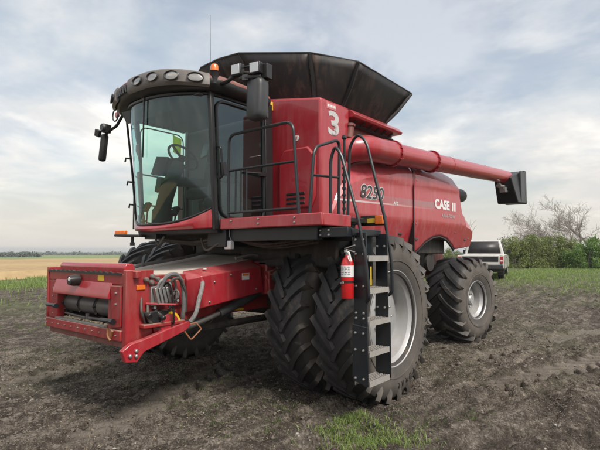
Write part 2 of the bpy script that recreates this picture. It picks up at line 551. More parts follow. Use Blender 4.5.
class MB:
    def __init__(s):
        s.v, s.f = [], []

    def add(s, vs, fs):
        o = len(s.v)
        s.v += [tuple(p) for p in vs]
        s.f += [tuple(i + o for i in f) for f in fs]
        return s

    def box(s, x0, x1, y0, y1, z0, z1):
        return s.add([(x0, y0, z0), (x1, y0, z0), (x1, y1, z0), (x0, y1, z0), (x0, y0, z1), (x1, y0, z1), (x1, y1, z1), (x0, y1, z1)],
                     [(0, 3, 2, 1), (4, 5, 6, 7), (0, 1, 5, 4), (1, 2, 6, 5), (2, 3, 7, 6), (3, 0, 4, 7)])

    def obox(s, c, size, rot):
        """box of SIZE round C turned by the Euler angles ROT"""
        from mathutils import Euler
        m = Euler(rot).to_matrix()
        hx, hy, hz = (k / 2 for k in size)
        vs = [Vector(c) + m @ Vector((sx * hx, sy * hy, sz * hz)) for sz in (-1, 1) for sx, sy in ((-1, -1), (1, -1), (1, 1), (-1, 1))]
        return s.add(vs, [(0, 3, 2, 1), (4, 5, 6, 7), (0, 1, 5, 4), (1, 2, 6, 5), (2, 3, 7, 6), (3, 0, 4, 7)])

    def hexa(s, b, t):
        """eight corners: four below, four above, same order"""
        return s.add(list(b) + list(t), [(0, 3, 2, 1), (4, 5, 6, 7), (0, 1, 5, 4), (1, 2, 6, 5), (2, 3, 7, 6), (3, 0, 4, 7)])

    def tube(s, pts, r, n=8, caps=True):
        pts = [Vector(p) for p in pts]
        rs = r if isinstance(r, (list, tuple)) else [r] * len(pts)
        T = []
        for i in range(len(pts)):
            d = pts[min(i + 1, len(pts) - 1)] - pts[max(i - 1, 0)]
            T.append(d.normalized() if d.length > 1e-9 else Vector((0, 0, 1)))
        u = T[0].orthogonal().normalized()
        rings = []
        for i, p in enumerate(pts):
            u = (u - T[i] * u.dot(T[i]))
            u = u.normalized() if u.length > 1e-6 else T[i].orthogonal().normalized()
            w = T[i].cross(u)
            rings.append([p + (u * math.cos(2 * PI * k / n) + w * math.sin(2 * PI * k / n)) * rs[i] for k in range(n)])
        return s.loft(rings, caps)

    def loft(s, rings, caps=True, closed=False):
        n = len(rings[0])
        vs = [p for r in rings for p in r]
        fs = []
        m = len(rings)
        for i in range(m if closed else m - 1):
            a, b = i * n, ((i + 1) % m) * n
            for k in range(n):
                k2 = (k + 1) % n
                fs.append((a + k, a + k2, b + k2, b + k))
        if caps and not closed:
            fs.append(tuple(range(n - 1, -1, -1)))
            fs.append(tuple((m - 1) * n + k for k in range(n)))
        return s.add(vs, fs)

    def lathe(s, prof, c=(0, 0, 0), axis='x', n=32, closed=False):
        """PROF: (distance along the axis, radius)"""
        rings = []
        for a, r in prof:
            ring = []
            for k in range(n):
                t = 2 * PI * k / n
                p, q = r * math.cos(t), r * math.sin(t)
                d = {'x': (a, p, q), 'y': (q, a, p), 'z': (p, q, a)}[axis]
                ring.append((c[0] + d[0], c[1] + d[1], c[2] + d[2]))
            rings.append(ring)
        return s.loft(rings, not closed, closed)

    def prism(s, poly, axis, a0, a1):
        """polygon in the plane across AXIS (x: (y, z), y: (x, z), z: (x, y)) swept from a0 to a1"""
        def P(q, a):
            return {'x': (a, q[0], q[1]), 'y': (q[0], a, q[1]), 'z': (q[0], q[1], a)}[axis]
        n = len(poly)
        vs = [P(q, a0) for q in poly] + [P(q, a1) for q in poly]
        fs = [tuple(range(n))[::-1], tuple(range(n, 2 * n))]
        for k in range(n):
            k2 = (k + 1) % n
            fs.append((k, k2, n + k2, n + k))
        return s.add(vs, fs)

    def grid(s, fn, nu, nv):
        vs = [fn(i / nu, j / nv) for j in range(nv + 1) for i in range(nu + 1)]
        fs = [(j * (nu + 1) + i, j * (nu + 1) + i + 1, (j + 1) * (nu + 1) + i + 1, (j + 1) * (nu + 1) + i) for j in range(nv) for i in range(nu)]
        return s.add(vs, fs)

    def build_each(s, name, mat, parent=None, **kw):
        """every loose piece of the mesh as an object of its own"""
        root = list(range(len(s.v)))

        def find(i):
            while root[i] != i:
                root[i] = root[root[i]]
                i = root[i]
            return i
        for f in s.f:
            for k in f[1:]:
                root[find(k)] = find(f[0])
        groups = {}
        for f in s.f:
            groups.setdefault(find(f[0]), []).append(f)
        out = []
        for fs in groups.values():
            ids = sorted({i for f in fs for i in f})
            mp = {i: k for k, i in enumerate(ids)}
            out.append(MB().add([s.v[i] for i in ids], [tuple(mp[i] for i in f) for f in fs]).build(name, mat, parent, **kw))
        return out

    def build(s, name, mat, parent=None, bevel=0.0, solid=0.0, angle=35, seg=2, mirror=False):
        me = bpy.data.meshes.new(name)
        me.from_pydata(s.v, [], s.f)
        bm = bmesh.new()
        bm.from_mesh(me)
        bmesh.ops.recalc_face_normals(bm, faces=bm.faces)
        bm.to_mesh(me)
        bm.free()
        me.materials.append(M[mat] if isinstance(mat, str) else mat)
        me.shade_smooth()
        me.set_sharp_from_angle(angle=R(angle))
        o = bpy.data.objects.new(name, me)
        link(o, parent)
        if solid:
            q = o.modifiers.new('solid', 'SOLIDIFY')
            q.thickness = solid
            q.offset = -1.0
        if bevel:
            b = o.modifiers.new('bevel', 'BEVEL')
            b.width = bevel
            b.segments = seg
            b.limit_method = 'ANGLE'
            b.angle_limit = R(30)
            b.harden_normals = False
        return o


def mesh_np(name, verts, tris, mat, parent=None, smooth=False):
    me = bpy.data.meshes.new(name)
    nv, nf = len(verts), len(tris)
    k = tris.shape[1]
    me.vertices.add(nv)
    me.vertices.foreach_set('co', np.ascontiguousarray(verts, dtype=np.float32).ravel())
    me.loops.add(nf * k)
    me.polygons.add(nf)
    me.loops.foreach_set('vertex_index', np.ascontiguousarray(tris, dtype=np.int32).ravel())
    me.polygons.foreach_set('loop_start', np.arange(0, nf * k, k, dtype=np.int32))
    me.polygons.foreach_set('loop_total', np.full(nf, k, dtype=np.int32))
    me.update(calc_edges=True)
    me.materials.append(M[mat])
    if smooth:
        me.shade_smooth()
    else:
        me.shade_flat()
    o = bpy.data.objects.new(name, me)
    return link(o, parent)


_fonts = {}


def text_mesh(txt, size, extrude=0.003, shear=0.0, bold=0.0, align='CENTER'):
    cu = bpy.data.curves.new('lettering', 'FONT')
    cu.body = txt
    cu.size = size
    cu.extrude = extrude
    cu.shear = shear
    cu.offset = bold
    cu.align_x = align
    cu.align_y = 'CENTER'
    tmp = bpy.data.objects.new('lettering', cu)
    COL.objects.link(tmp)
    dg = bpy.context.evaluated_depsgraph_get()
    me = bpy.data.meshes.new_from_object(tmp.evaluated_get(dg))
    bpy.data.objects.remove(tmp)
    bpy.data.curves.remove(cu)
    return me


def lettering(name, txt, size, loc, rot, mat, parent, shear=0.0, bold=0.0, sx=1.0, extrude=0.003):
    me = text_mesh(txt, size, extrude, shear, bold)
    me.materials.clear()
    me.materials.append(M[mat])
    o = bpy.data.objects.new(name, me)
    o.location = loc
    o.rotation_euler = rot
    o.scale = (sx, 1, 1)
    return link(o, parent)


LEFT_SIDE = (R(90), 0, R(90))     # lettering that faces +X and reads towards the rear
FRONT = (R(90), 0, 0)             # lettering that faces -Y


# ------------------------------------------------------------------ noise in numpy
def vnoise(x, y, seed=0):
    xi, yi = np.floor(x).astype(np.int64), np.floor(y).astype(np.int64)
    xf, yf = x - xi, y - yi

    def h(a, b):
        n = (a * 374761393 + b * 668265263 + seed * 974711) & 0x7fffffff
        n = ((n ^ (n >> 13)) * 1274126177) & 0x7fffffff
        n = n ^ (n >> 16)
        return (n & 0xffff) / 65535.0
    u, v = xf * xf * (3 - 2 * xf), yf * yf * (3 - 2 * yf)
    return (h(xi, yi) * (1 - u) + h(xi + 1, yi) * u) * (1 - v) + (h(xi, yi + 1) * (1 - u) + h(xi + 1, yi + 1) * u) * v


def fbm(x, y, oct=4, seed=0, gain=0.5):
    s, a, t = 0, 1.0, 0
    for k in range(oct):
        s = s + a * vnoise(x * 2 ** k + 17.3 * k, y * 2 ** k - 9.1 * k, seed + k)
        t += a
        a *= gain
    return s / t


def sstep(a, b, x):
    t = np.clip((x - a) / (b - a), 0, 1)
    return t * t * (3 - 2 * t)


AX = np.array([0.25, 0.968])       # wheel tracks run through the yard this way
AY = np.array([0.968, -0.25])


def height(x, y):
    """ground level; the yard is lumpy, the fields beyond fall away gently"""
    x = np.asarray(x, float)
    y = np.asarray(y, float)
    right = sstep(-26, -10, x)
    z = 0.33 * sstep(9, 22, y) * right
    d = np.hypot(x, y)
    z = z - 0.0062 * np.clip(d - 26, 0, 700) * (1 - right)
    return z


def track_masks(x, y):
    for (ax, ay, bx, by, w) in TRACKS:
        L = math.hypot(bx - ax, by - ay)
        ux, uy = (bx - ax) / L, (by - ay) / L
        t = (x - ax) * ux + (y - ay) * uy
        c = -(x - ax) * uy + (y - ay) * ux + (fbm(t * 0.5, t * 0 + 3, 2, 77) - 0.5) * 0.2
        ends = sstep(0, 0.5, t) * sstep(L, L - 0.5, t)
        inside = sstep(w, w - 0.06, np.abs(c)) * ends
        ph = np.mod((t + np.abs(c) * 1.1 + np.where(c > 0, 0.17, 0)) / 0.34, 1.0)
        lug = sstep(0.0, 0.12, ph) * sstep(0.48, 0.36, ph) * sstep(0.30, 0.50, fbm(x * 1.2, y * 1.2, 2, 83))
        yield inside, lug, np.exp(-((np.abs(c) - w - 0.06) / 0.06) ** 2) * ends


def relief(x, y):
    s = (x * AX[0] + y * AX[1])
    q = (x * AY[0] + y * AY[1])
    near = 1 - sstep(22, 40, np.hypot(x - 2, y))
    z = (fbm(x * 0.7, y * 0.7, 3, 3) - 0.5) * 0.07
    cl = fbm(x * 3.1, y * 3.1, 4, 9, 0.6)
    amp = 0.45 + 0.9 * fbm(x * 0.45, y * 0.45, 2, 21)
    z = z + (cl - 0.5) * 0.10 * amp
    wx, wy = x + 0.25 * fbm(x * 1.7, y * 1.7, 2, 14), y + 0.25 * fbm(x * 1.7 + 9, y * 1.7, 2, 15)
    bil = 0.5 * np.abs(2 * vnoise(wx * 3.3, wy * 3.3, 16) - 1) + 0.32 * np.abs(2 * vnoise(wx * 6.9, wy * 6.9, 17) - 1) + 0.18 * np.abs(2 * vnoise(wx * 12.5, wy * 12.5, 18) - 1)
    z = z - (bil - 0.45) * 0.16 * (amp - 0.3)
    z = z + (vnoise(x * 19, y * 19, 30) - 0.5) * 0.022 * amp
    z = z + (fbm(x * 11, y * 11, 2, 29) - 0.5) * 0.048 * amp
    # old wheel ruts running across the yard
    wob = (fbm(s * 0.25, q * 0.25, 3, 40) - 0.5) * 1.6
    rut = np.abs(2 * np.mod((q + wob) / 0.74, 1.0) - 1)
    ex = sstep(0.42, 0.62, fbm(s * 0.3 + 4, q * 0.9, 2, 51))
    z = z + (sstep(0.25, 0.75, rut) - 0.5) * 0.06 * ex
    lump = fbm(s * 1.1, q * 4.2, 3, 61, 0.6)
    z = z + (lump - 0.5) * 0.11 * sstep(0.5, 3.0, s)
    # fresh lug prints left by a tyre, crossing the foreground
    for inside, lug, edge in track_masks(x, y):
        z = z * (1 - 0.75 * inside) + inside * (-0.015 - 0.10 * lug)
        z = z + 0.03 * edge
    # pressed flat under the machine's tyres
    for (wx, wy, rx, ry) in ((2.19, 0, .34, .5), (1.51, 0, .34, .5), (-2.19, 0, .34, .5), (-1.51, 0, .34, .5), (1.5, 4.35, .5, .45), (-1.5, 4.35, .5, .45)):
        k = np.exp(-(((x - wx) / rx) ** 2 + ((y - wy) / ry) ** 2) ** 2)
        z = z * (1 - k) + 0.012 * k
    return z * near


TRACKS = [(-1.55, -4.4, -2.75, 2.0, 0.30), (2.15, 2.6, 4.0, 9.6, 0.28), (3.0, 1.2, 4.9, 7.4, 0.28), (0.9, -3.2, -0.6, 0.2, 0.27)]


def ground_z(x, y):
    return height(x, y) + relief(np.asarray(x, float), np.asarray(y, float))


# ------------------------------------------------------------------ ground
def axis_coords(a, b, step, far, ratio=1.065):
    core = list(np.arange(a, b, step))
    out = core[:]
    d, p = step, core[-1]
    while p < far:
        d *= ratio
        p += d
        out.append(p)
    d, p = step, core[0]
    pre = []
    while p > -far:
        d *= ratio
        p -= d
        pre.append(p)
    return np.array(pre[::-1] + out)


gx = axis_coords(-3.2, 5.6, 0.026, 3200, 1.05)
gy = axis_coords(-3.4, 4.2, 0.026, 3200, 1.05)
GX, GY = np.meshgrid(gx, gy)
GZ = ground_z(GX, GY)
nx, ny = len(gx), len(gy)
gv = np.stack([GX.ravel(), GY.ravel(), GZ.ravel()], 1)
idx = np.arange(nx * ny).reshape(ny, nx)
gq = np.stack([idx[:-1, :-1].ravel(), idx[:-1, 1:].ravel(), idx[1:, 1:].ravel(), idx[1:, :-1].ravel()], 1)
ground = mesh_np('ground', gv, gq, 'soil', smooth=True)
tag(ground, 'dark brown churned soil of the farmyard', None, None, 'structure')


def green_mask(x, y):
    """where plants cover the soil: 0 bare, 1 covered"""
    dl = -(x + 5.0) * 0.8 + y * 0.35                       # towards the field on the far side
    g = sstep(9, 16, dl) * (0.3 + 0.9 * sstep(13, 19, dl))
    g = g + 0.42 * sstep(0.52, 0.68, fbm(x * 0.35, y * 0.35, 3, 91)) * sstep(2.0, 5.0, dl)
    yr = y - 0.45 * (x + 4)
    g = g + sstep(11.0, 19.0, y + x * 0.25) * (x > -20) * (0.30 + 0.9 * sstep(16, 26, y + x * .25))
    g = g + 0.12 * sstep(0.58, 0.70, fbm(x * 0.6, y * 0.6, 3, 97))
    return np.clip(g, 0, 1)


ga = ground.data.attributes.new('green', 'FLOAT', 'POINT')
ga.data.foreach_set('value', green_mask(GX, GY).ravel().astype(np.float32))


packed = np.zeros_like(GX)
for _i, _l, _e in track_masks(GX, GY):
    packed = np.maximum(packed, _i * (1 - 0.8 * _l) * (0.45 + 0.55 * sstep(0.35, 0.55, fbm(GX * 1.5, GY * 1.5, 3, 87))))
pa = ground.data.attributes.new('packed', 'FLOAT', 'POINT')
pa.data.foreach_set('value', packed.ravel().astype(np.float32))


def strip(name, x0, x1, y0, y1, lift, mat, label, n=60, bump=0.0, edge=0.0):
    """a field lying on the terrain, its near edge cut off like a standing crop"""
    xs, ys = np.linspace(x0, x1, n), np.linspace(y0, y1, n)
    X, Y = np.meshgrid(xs, ys)
    Z = height(X, Y) + lift + bump * fbm(X * 0.6, Y * 0.6, 3, 5)
    if edge:
        Z[:, -1] = height(X[:, -1], Y[:, -1]) - 0.2
    v = np.stack([X.ravel(), Y.ravel(), Z.ravel()], 1)
    i = np.arange(n * n).reshape(n, n)
    q = np.stack([i[:-1, :-1].ravel(), i[:-1, 1:].ravel(), i[1:, 1:].ravel(), i[1:, :-1].ravel()], 1)
    o = mesh_np(name, v, q, mat, smooth=True)
    return tag(o, label, None, None, 'structure')


strip('wheat_field', -115, -27, -120, 420, 0.45, 'wheat', 'ripe tan wheat field beyond the grass verge', 110, 0.12, 1)
strip('pasture', -900, -116, -700, 1500, 0.5, 'pasture', 'pale green pasture between the wheat and the far trees', 60)
strip('crop_field', -560, -380, -300, 130, 1.2, 'wheat', 'distant pale stubble strip on the horizon', 30)


# ------------------------------------------------------------------ grass, clods, straw
def blades(name, px, py, h, w, lean, mat, label, seed=1, kind='stuff'):
    r = np.random.default_rng(seed)
    n = len(px)
    z = ground_z(px, py)
    a = r.uniform(0, 2 * PI, n)
    la = r.uniform(0, 2 * PI, n)
    hh = h * r.uniform(0.45, 1.25, n)
    ll = lean * r.uniform(0.2, 1.0, n) * hh
    dx, dy = np.cos(a) * w / 2, np.sin(a) * w / 2
    base = np.stack([px, py, z - 0.01], 1)
    off = np.stack([dx, dy, np.zeros(n)], 1)
    mid = base + np.stack([np.cos(la) * ll * 0.35, np.sin(la) * ll * 0.35, hh * 0.6], 1)
    tip = base + np.stack([np.cos(la) * ll, np.sin(la) * ll, hh * (1 - 0.25 * ll / np.maximum(hh, 1e-3))], 1)
    V = np.stack([base - off, base + off, mid - off * 0.75, mid + off * 0.75, tip], 1).reshape(-1, 3)
    o = np.arange(n)[:, None] * 5
    T = np.concatenate([o + np.array([[0, 1, 3]]), o + np.array([[0, 3, 2]]), o + np.array([[2, 3, 4]])], 0)
    return tag(mesh_np(name, V, T, mat), label, 'grass' if kind == 'stuff' else None, None, kind)


def scatter(n, x0, x1, y0, y1, seed):
    r = np.random.default_rng(seed)
    return r.uniform(x0, x1, n), r.uniform(y0, y1, n)


def cluster(n, cx, cy, sx, sy, seed, k=40):
    """tufts: points gathered round K centres"""
    r = np.random.default_rng(seed)
    c = np.stack([r.normal(cx, sx, k), r.normal(cy, sy, k)], 1)
    w = r.integers(0, k, n)
    return c[w, 0] + r.normal(0, 0.05, n), c[w, 1] + r.normal(0, 0.05, n)


def view_point(px, py, z=0.0):
    """the ground spot seen at a given place of the photograph, used to find real positions"""
    f, p = 485.0, math.atan(26.0 / 485.0)
    F0 = Vector((-math.sin(YAW), math.cos(YAW), 0))
    Rv = Vector((math.cos(YAW), math.sin(YAW), 0))
    F = F0 * math.cos(p) + Vector((0, 0, 1)) * math.sin(p)
    U = Vector((0, 0, 1)) * math.cos(p) - F0 * math.sin(p)
    d = F + Rv * ((px - 300) / f) + U * ((225 - py) / f)
    return CAM + d * ((z - CAM.z) / d.z)


# tuft in the foreground
ax_, ay_ = [], []
for k, (u, v, n, sd) in enumerate(((345, 435, 240, .13), (372, 438, 260, .12), (355, 446, 220, .13), (398, 442, 100, .10), (415, 448, 70, .10), (330, 439, 120, .12), (358, 426, 170, .07), (385, 432, 120, .1), (345, 428, 100, .06))):
    p = view_point(u, v)
    r_ = np.random.default_rng(100 + k)
    ax_.append(r_.normal(p.x, sd, n))
    ay_.append(r_.normal(p.y, sd, n))
blades('foreground_grass', np.concatenate(ax_), np.concatenate(ay_), 0.085, 0.009, 1.3, 'grass_bright', 'bright green grass tuft in front of the ladder wheel', 5)
blades('dry_tuft', np.concatenate(ax_)[::5] + 0.02, np.concatenate(ay_)[::5] - 0.02, 0.07, 0.006, 1.9, 'grass_dry', 'dead bent stems mixed into the grass tuft', 15)
# sparse weeds on the yard
wx_, wy_ = [], []
for k, (u, v, n, s_) in enumerate(((60, 325, 1600, .9), (30, 300, 1500, 1.3), (110, 322, 500, .5), (75, 350, 500, .45), (215, 395, 500, .35), (150, 385, 260, .4), (185, 375, 260, .3), (265, 410, 350, .3),
                                   (410, 418, 160, .15), (470, 420, 120, .2), (520, 300, 1100, 1.6), (560, 295, 1300, 1.6), (590, 305, 700, 1.2), (250, 430, 220, .3))):
    p = view_point(u, v)
    a, b = cluster(n, p.x, p.y, s_, s_, 200 + k, 30)
    wx_.append(a)
    wy_.append(b)
blades('weed_grass', np.concatenate(wx_), np.concatenate(wy_), 0.05, 0.007, 0.9, 'grass', 'sparse green weeds sprouting across the bare soil', 6)
# dry stubble mixed in
sx_, sy_ = scatter(9000, -5, 7, -4, 9, 31)
keep = fbm(sx_ * 0.8, sy_ * 0.8, 3, 33) > 0.50
blades('dry_grass', sx_[keep], sy_[keep], 0.035, 0.005, 1.6, 'grass_dry', 'short dry grass and stubble over the soil', 8)
# verge before the wheat, at the far side
vx_, vy_ = scatter(80000, -27, -8, -12, 34, 41)
dl_ = -(vx_ + 5.0) * 0.8 + vy_ * 0.35
keep = (sstep(3.5, 15, dl_) ** 1.5 * (0.10 + 1.0 * sstep(0.42, 0.62, fbm(vx_ * 0.5, vy_ * 0.5, 3, 45)))) > np.random.default_rng(3).uniform(0, 1, len(vx_))
blades('verge_grass', vx_[keep], vy_[keep], 0.26, 0.03, 0.7, 'grass_bright', 'strip of long green grass along the wheat field', 9)
# rough grass below the hedge on the other side
hx_, hy_ = scatter(95000, -18, 12, 11, 42, 51)
keep = (np.clip(sstep(13, 24, hy_ + hx_ * 0.25) * 0.9, 0, 1) * sstep(0.38, 0.58, fbm(hx_ * 0.5, hy_ * 0.5, 3, 55))) > np.random.default_rng(4).uniform(0, 1, len(hx_))
blades('hedge_grass', hx_[keep], hy_[keep], 0.16, 0.028, 0.9, 'grass_bright', 'rough green grass below the hedge', 10)


def clods(name, n, rng_box, smin, smax, mat, label, cat, seed, octa=False):
    r = np.random.default_rng(seed)
    x, y = scatter(n * 2, *rng_box, seed)
    keep = fbm(x * 0.9, y * 0.9, 3, seed) > r.uniform(0.25, 0.65, len(x))
    x, y = x[keep][:n], y[keep][:n]
    z = ground_z(x, y)
    bm = bmesh.new()
    if octa:
        bmesh.ops.create_uvsphere(bm, u_segments=4, v_segments=2, radius=1.0)
    else:
        bmesh.ops.create_icosphere(bm, subdivisions=1, radius=1.0)
    bmesh.ops.triangulate(bm, faces=bm.faces)
    bv = np.array([v.co[:] for v in bm.verts])
    bf = np.array([[v.index for v in f.verts] for f in bm.faces])
    bm.free()
    m = len(x)
    s = smin + (smax - smin) * r.uniform(0, 1, m) ** 3.2
    jit = 1 + r.uniform(-0.5, 0.5, (m, len(bv), 1))
    sc = s[:, None, None] * np.stack([r.uniform(.7, 1.3, m), r.uniform(.7, 1.3, m), r.uniform(.6, 1.0, m)], 1)[:, None, :]
    V = bv[None] * jit * sc + np.stack([x, y, z + s * 0.05], 1)[:, None, :]
    T = bf[None] + (np.arange(m) * len(bv))[:, None, None]
    return tag(mesh_np(name, V.reshape(-1, 3), T.reshape(-1, 3), mat, smooth=False), label, cat, None, 'stuff')


clods('soil_clods', 7500, (-4.0, 7.5, -4.0, 6.5), 0.008, 0.031, 'clod', 'loose brown clods of earth strewn over the yard', 'clods', 61)
clods('soil_crumbs', 42000, (-3.5, 6.5, -3.6, 5.0), 0.003, 0.015, 'clod', 'fine crumbs of dry earth all over the yard', 'crumbs', 64, True)
clods('far_soil_clods', 6000, (-9, 11, 2, 17), 0.006, 0.042, 'clod', 'brown clods of earth on the rutted ground behind', 'clods', 62)
clods('pale_pebbles', 750, (-4.0, 7.0, -4.0, 5.0), 0.004, 0.015, 'pebble', 'small pale pebbles scattered on the soil', 'pebbles', 63)


def straw(n, seed):
    r = np.random.default_rng(seed)
    x, y = scatter(n * 2, -5, 7.5, -4.2, 10, seed)
    keep = fbm(x * 0.7, y * 0.7, 3, 71) > r.uniform(0.3, 0.65, len(x))
    x, y = x[keep][:n], y[keep][:n]
    m = len(x)
    a = r.uniform(0, 2 * PI, m)
    l = r.uniform(0.005, 0.018, m)
    w = 0.002
    d = np.stack([np.cos(a), np.sin(a)], 1)
    p0, p1 = np.stack([x, y], 1) - d * l[:, None], np.stack([x, y], 1) + d * l[:, None]
    z0 = ground_z(p0[:, 0], p0[:, 1]) + r.uniform(0.003, 0.02, m)
    z1 = ground_z(p1[:, 0], p1[:, 1]) + r.uniform(0.003, 0.02, m)
    nrm = np.stack([-d[:, 1], d[:, 0]], 1) * w
    A = np.concatenate([p0 - nrm, z0[:, None]], 1)
    B = np.concatenate([p0 + nrm, z0[:, None]], 1)
    Cc = np.concatenate([p1 + nrm, z1[:, None]], 1)
    D = np.concatenate([p1 - nrm, z1[:, None]], 1)
    E_ = np.concatenate([(p0 + p1) / 2, (np.maximum(z0, z1) + 0.004)[:, None]], 1)
    V = np.stack([A, B, Cc, D, E_], 1).reshape(-1, 3)
    o = np.arange(m)[:, None] * 5
    T = np.concatenate([o + np.array([[0, 1, 4]]), o + np.array([[1, 2, 4]]), o + np.array([[2, 3, 4]]), o + np.array([[3, 0, 4]])], 0)
    return tag(mesh_np('straw_bits', V, T, 'straw'), 'pale straw bits littering the soil', 'straw', None, 'stuff')


straw(4200, 72)


# ================================================================== combine harvester
# axes: +X is the machine's own left, +Y its rear, origin on the ground under the front axle
combine = empty('combine_harvester', (0, 0, 0), 0, 'red combine harvester with dual front wheels, glazed cab and folded unloading auger', 'combine')


# ---- wheels
def tyre_mesh(Rt, w, rim_r, lug_n, lug_h, lug_w, swing, flip, name, mat):
    hw = w / 2
    mb = MB()
    c = Rt - lug_h
    half = [(0.0, c), (hw * 0.55, c - 0.006), (hw * 0.82, c - 0.025), (hw * 0.96, c - 0.085), (hw * 1.03, c - (c - rim_r) * 0.45),
            (hw * 1.0, c - (c - rim_r) * 0.72), (hw * 0.90, rim_r + 0.02), (hw * 0.86, rim_r - 0.02)]
    prof = [(-a, r) for a, r in half[::-1]] + half[1:] + [(hw * 0.6, rim_r - 0.03), (-hw * 0.6, rim_r - 0.03)]
    mb.lathe(prof, n=72, closed=True)
    # raised rings on the side walls
    for sgn in (-1, 1):
        a = sgn * hw * 1.015
        rr = c - (c - rim_r) * 0.66
        mb.lathe([(a - 0.02 * sgn, rr - 0.012), (a + 0.006 * sgn, rr - 0.006), (a + 0.006 * sgn, rr + 0.006), (a - 0.02 * sgn, rr + 0.012)], n=72, closed=True)
    # bar lugs, alternately to either side, swept back towards the shoulder
    path = []
    K = 9
    for k in range(K + 1):
        t = k / K
        u = -0.03 * hw + t * hw * 1.0
        path.append((u, Rt - 0.004 * t - 0.026 * t ** 3, c - 0.03 - 0.05 * t ** 4, swing * t ** 0.78))
    path.append((hw * 1.02, Rt - 0.085, c - 0.14, swing * 1.02))
    path.append((hw * 1.03, Rt - 0.15, c - 0.20, swing * 1.03))
    for side in (-1, 1):
        for i in range(lug_n):
            th0 = 2 * PI * (i + (0.5 if side > 0 else 0.0)) / lug_n
            rings = []
            for k, (u, rt, rb, ph) in enumerate(path):
                k0, k1 = max(0, k - 1), min(len(path) - 1, k + 1)
                ds = (path[k1][3] - path[k0][3]) * Rt
                du = max(path[k1][0] - path[k0][0], 1e-3)
                L = math.hypot(ds, du)
                ns, nu = -du / L, ds / L
                taper = 1.0 if k > 0 else 0.72
                ring = []
                for (rr, ww, ins) in ((rb, 0.5 * lug_w * 1.3, 0.06 if k > K else 0.0), (rt, 0.5 * lug_w * taper, 0.0), (rt, -0.5 * lug_w * taper, 0.0), (rb, -0.5 * lug_w * 1.3, 0.06 if k > K else 0.0)):
                    s_ = th0 + flip * (ph + ns * ww / Rt)
                    uu = (u + nu * ww - ins) * side
                    ring.append((uu, -rr * math.cos(s_), rr * math.sin(s_)))
                rings.append(ring)
            mb.loft(rings, True)
    return mb


def make_wheel(name, tyre, rim_r, w, disc_at, hub_r, bolts, loc, rz, left=True, tyre_mat_name='tyre', shared={}):
    """wheel disc (part) with rim, tyre, hub and bolts as its own pieces"""
    key = name + ('L' if left else 'R')
    s = 1 if left else -1
    hw = w * 0.86 / 2
    if key not in shared:
        d = MB()
        d.lathe([(s * (disc_at - 0.02), hub_r * 0.9), (s * (disc_at + 0.012), hub_r), (s * (disc_at + 0.0), rim_r * 0.62), (s * (disc_at - 0.05), rim_r * 0.80), (s * (disc_at - 0.06), rim_r * 0.93),
                 (s * (disc_at - 0.09), rim_r * 0.93), (s * (disc_at - 0.04), rim_r * 0.55), (s * (disc_at - 0.05), hub_r * 0.9)], n=48, closed=True)
        rm = MB()
        pr = [(hw + 0.012, rim_r + 0.028), (hw + 0.02, rim_r + 0.012), (hw + 0.0, rim_r - 0.006), (hw * 0.80, rim_r - 0.018), (hw * 0.72, rim_r - 0.05), (hw * 0.2, rim_r - 0.075),
              (-hw * 0.7, rim_r - 0.06), (-hw * 0.85, rim_r - 0.01), (-hw - 0.01, rim_r + 0.02), (-hw - 0.01, rim_r + 0.005), (-hw * 0.8, rim_r - 0.03), (-hw * 0.6, rim_r - 0.075), (hw * 0.2, rim_r - 0.09), (hw * 0.74, rim_r - 0.066),
              (hw * 0.84, rim_r - 0.034), (hw * 0.9, rim_r - 0.022), (hw + 0.004, rim_r - 0.012)]
        rm.lathe(pr, n=64, closed=True)
        hb = MB()
        hb.lathe([(s * (disc_at - 0.12), hub_r * 0.8), (s * (disc_at + 0.05), hub_r * 0.8), (s * (disc_at + 0.075), hub_r * 0.62), (s * (disc_at + 0.075), 0.02)], n=28)
        bl = MB()
        bl.lathe([(s * (disc_at), 0.018), (s * (disc_at + 0.035), 0.018), (s * (disc_at + 0.042), 0.010)], n=6)
        shared[key] = (d, rm, hb, bl)
        od = d.build(name, 'silver', combine)
        orr = rm.build('rim', 'silver', od)
        oh = hb.build('hub', 'silver', od)
        ob = bl.build('wheel_bolt', 'steel', None)
        shared[key] = (od.data, orr.data, oh.data, ob.data)
        bpy.data.objects.remove(ob)
    else:
        od = link(bpy.data.objects.new(name, shared[key][0]), combine)
        orr = link(bpy.data.objects.new('rim', shared[key][1]), od)
        oh = link(bpy.data.objects.new('hub', shared[key][2]), od)
    for k in range(bolts):
        b = link(bpy.data.objects.new('wheel_bolt', shared[key][3]), od)
        t = 2 * PI * k / bolts
        b.location = (0, hub_r * 1.25 * math.cos(t), hub_r * 1.25 * math.sin(t))
    ty = link(bpy.data.objects.new('tyre', tyre), od)
    od.location = loc
    od.rotation_euler = (0, 0, rz)
    return od, ty


front_tyre = tyre_mesh(0.98, 0.53, 0.545, 24, 0.045, 0.056, 0.34, 1, 'tyre', 'tyre').build('tyre', 'tyre', None, angle=40)
rear_tyre = tyre_mesh(0.82, 0.76, 0.355, 19, 0.040, 0.060, 0.44, -1, 'tyre', 'tyre_rear').build('tyre', 'tyre_rear', None, angle=40)
ft, rt = front_tyre.data, rear_tyre.data
bpy.data.objects.remove(front_tyre)
bpy.data.objects.remove(rear_tyre)
w_lo, t_lo = make_wheel('front_wheel', ft, 0.545, 0.52, 0.06, 0.15, 10, (2.19, 0, 0.965), 0)
make_wheel('front_wheel', ft, 0.545, 0.52, 0.06, 0.15, 0, (1.51, 0, 0.965), 0)
make_wheel('front_wheel', ft, 0.545, 0.52, 0.06, 0.15, 0, (-1.51, 0, 0.965), 0, False)
make_wheel('front_wheel', ft, 0.545, 0.52, 0.06, 0.15, 0, (-2.19, 0, 0.965), 0, False)
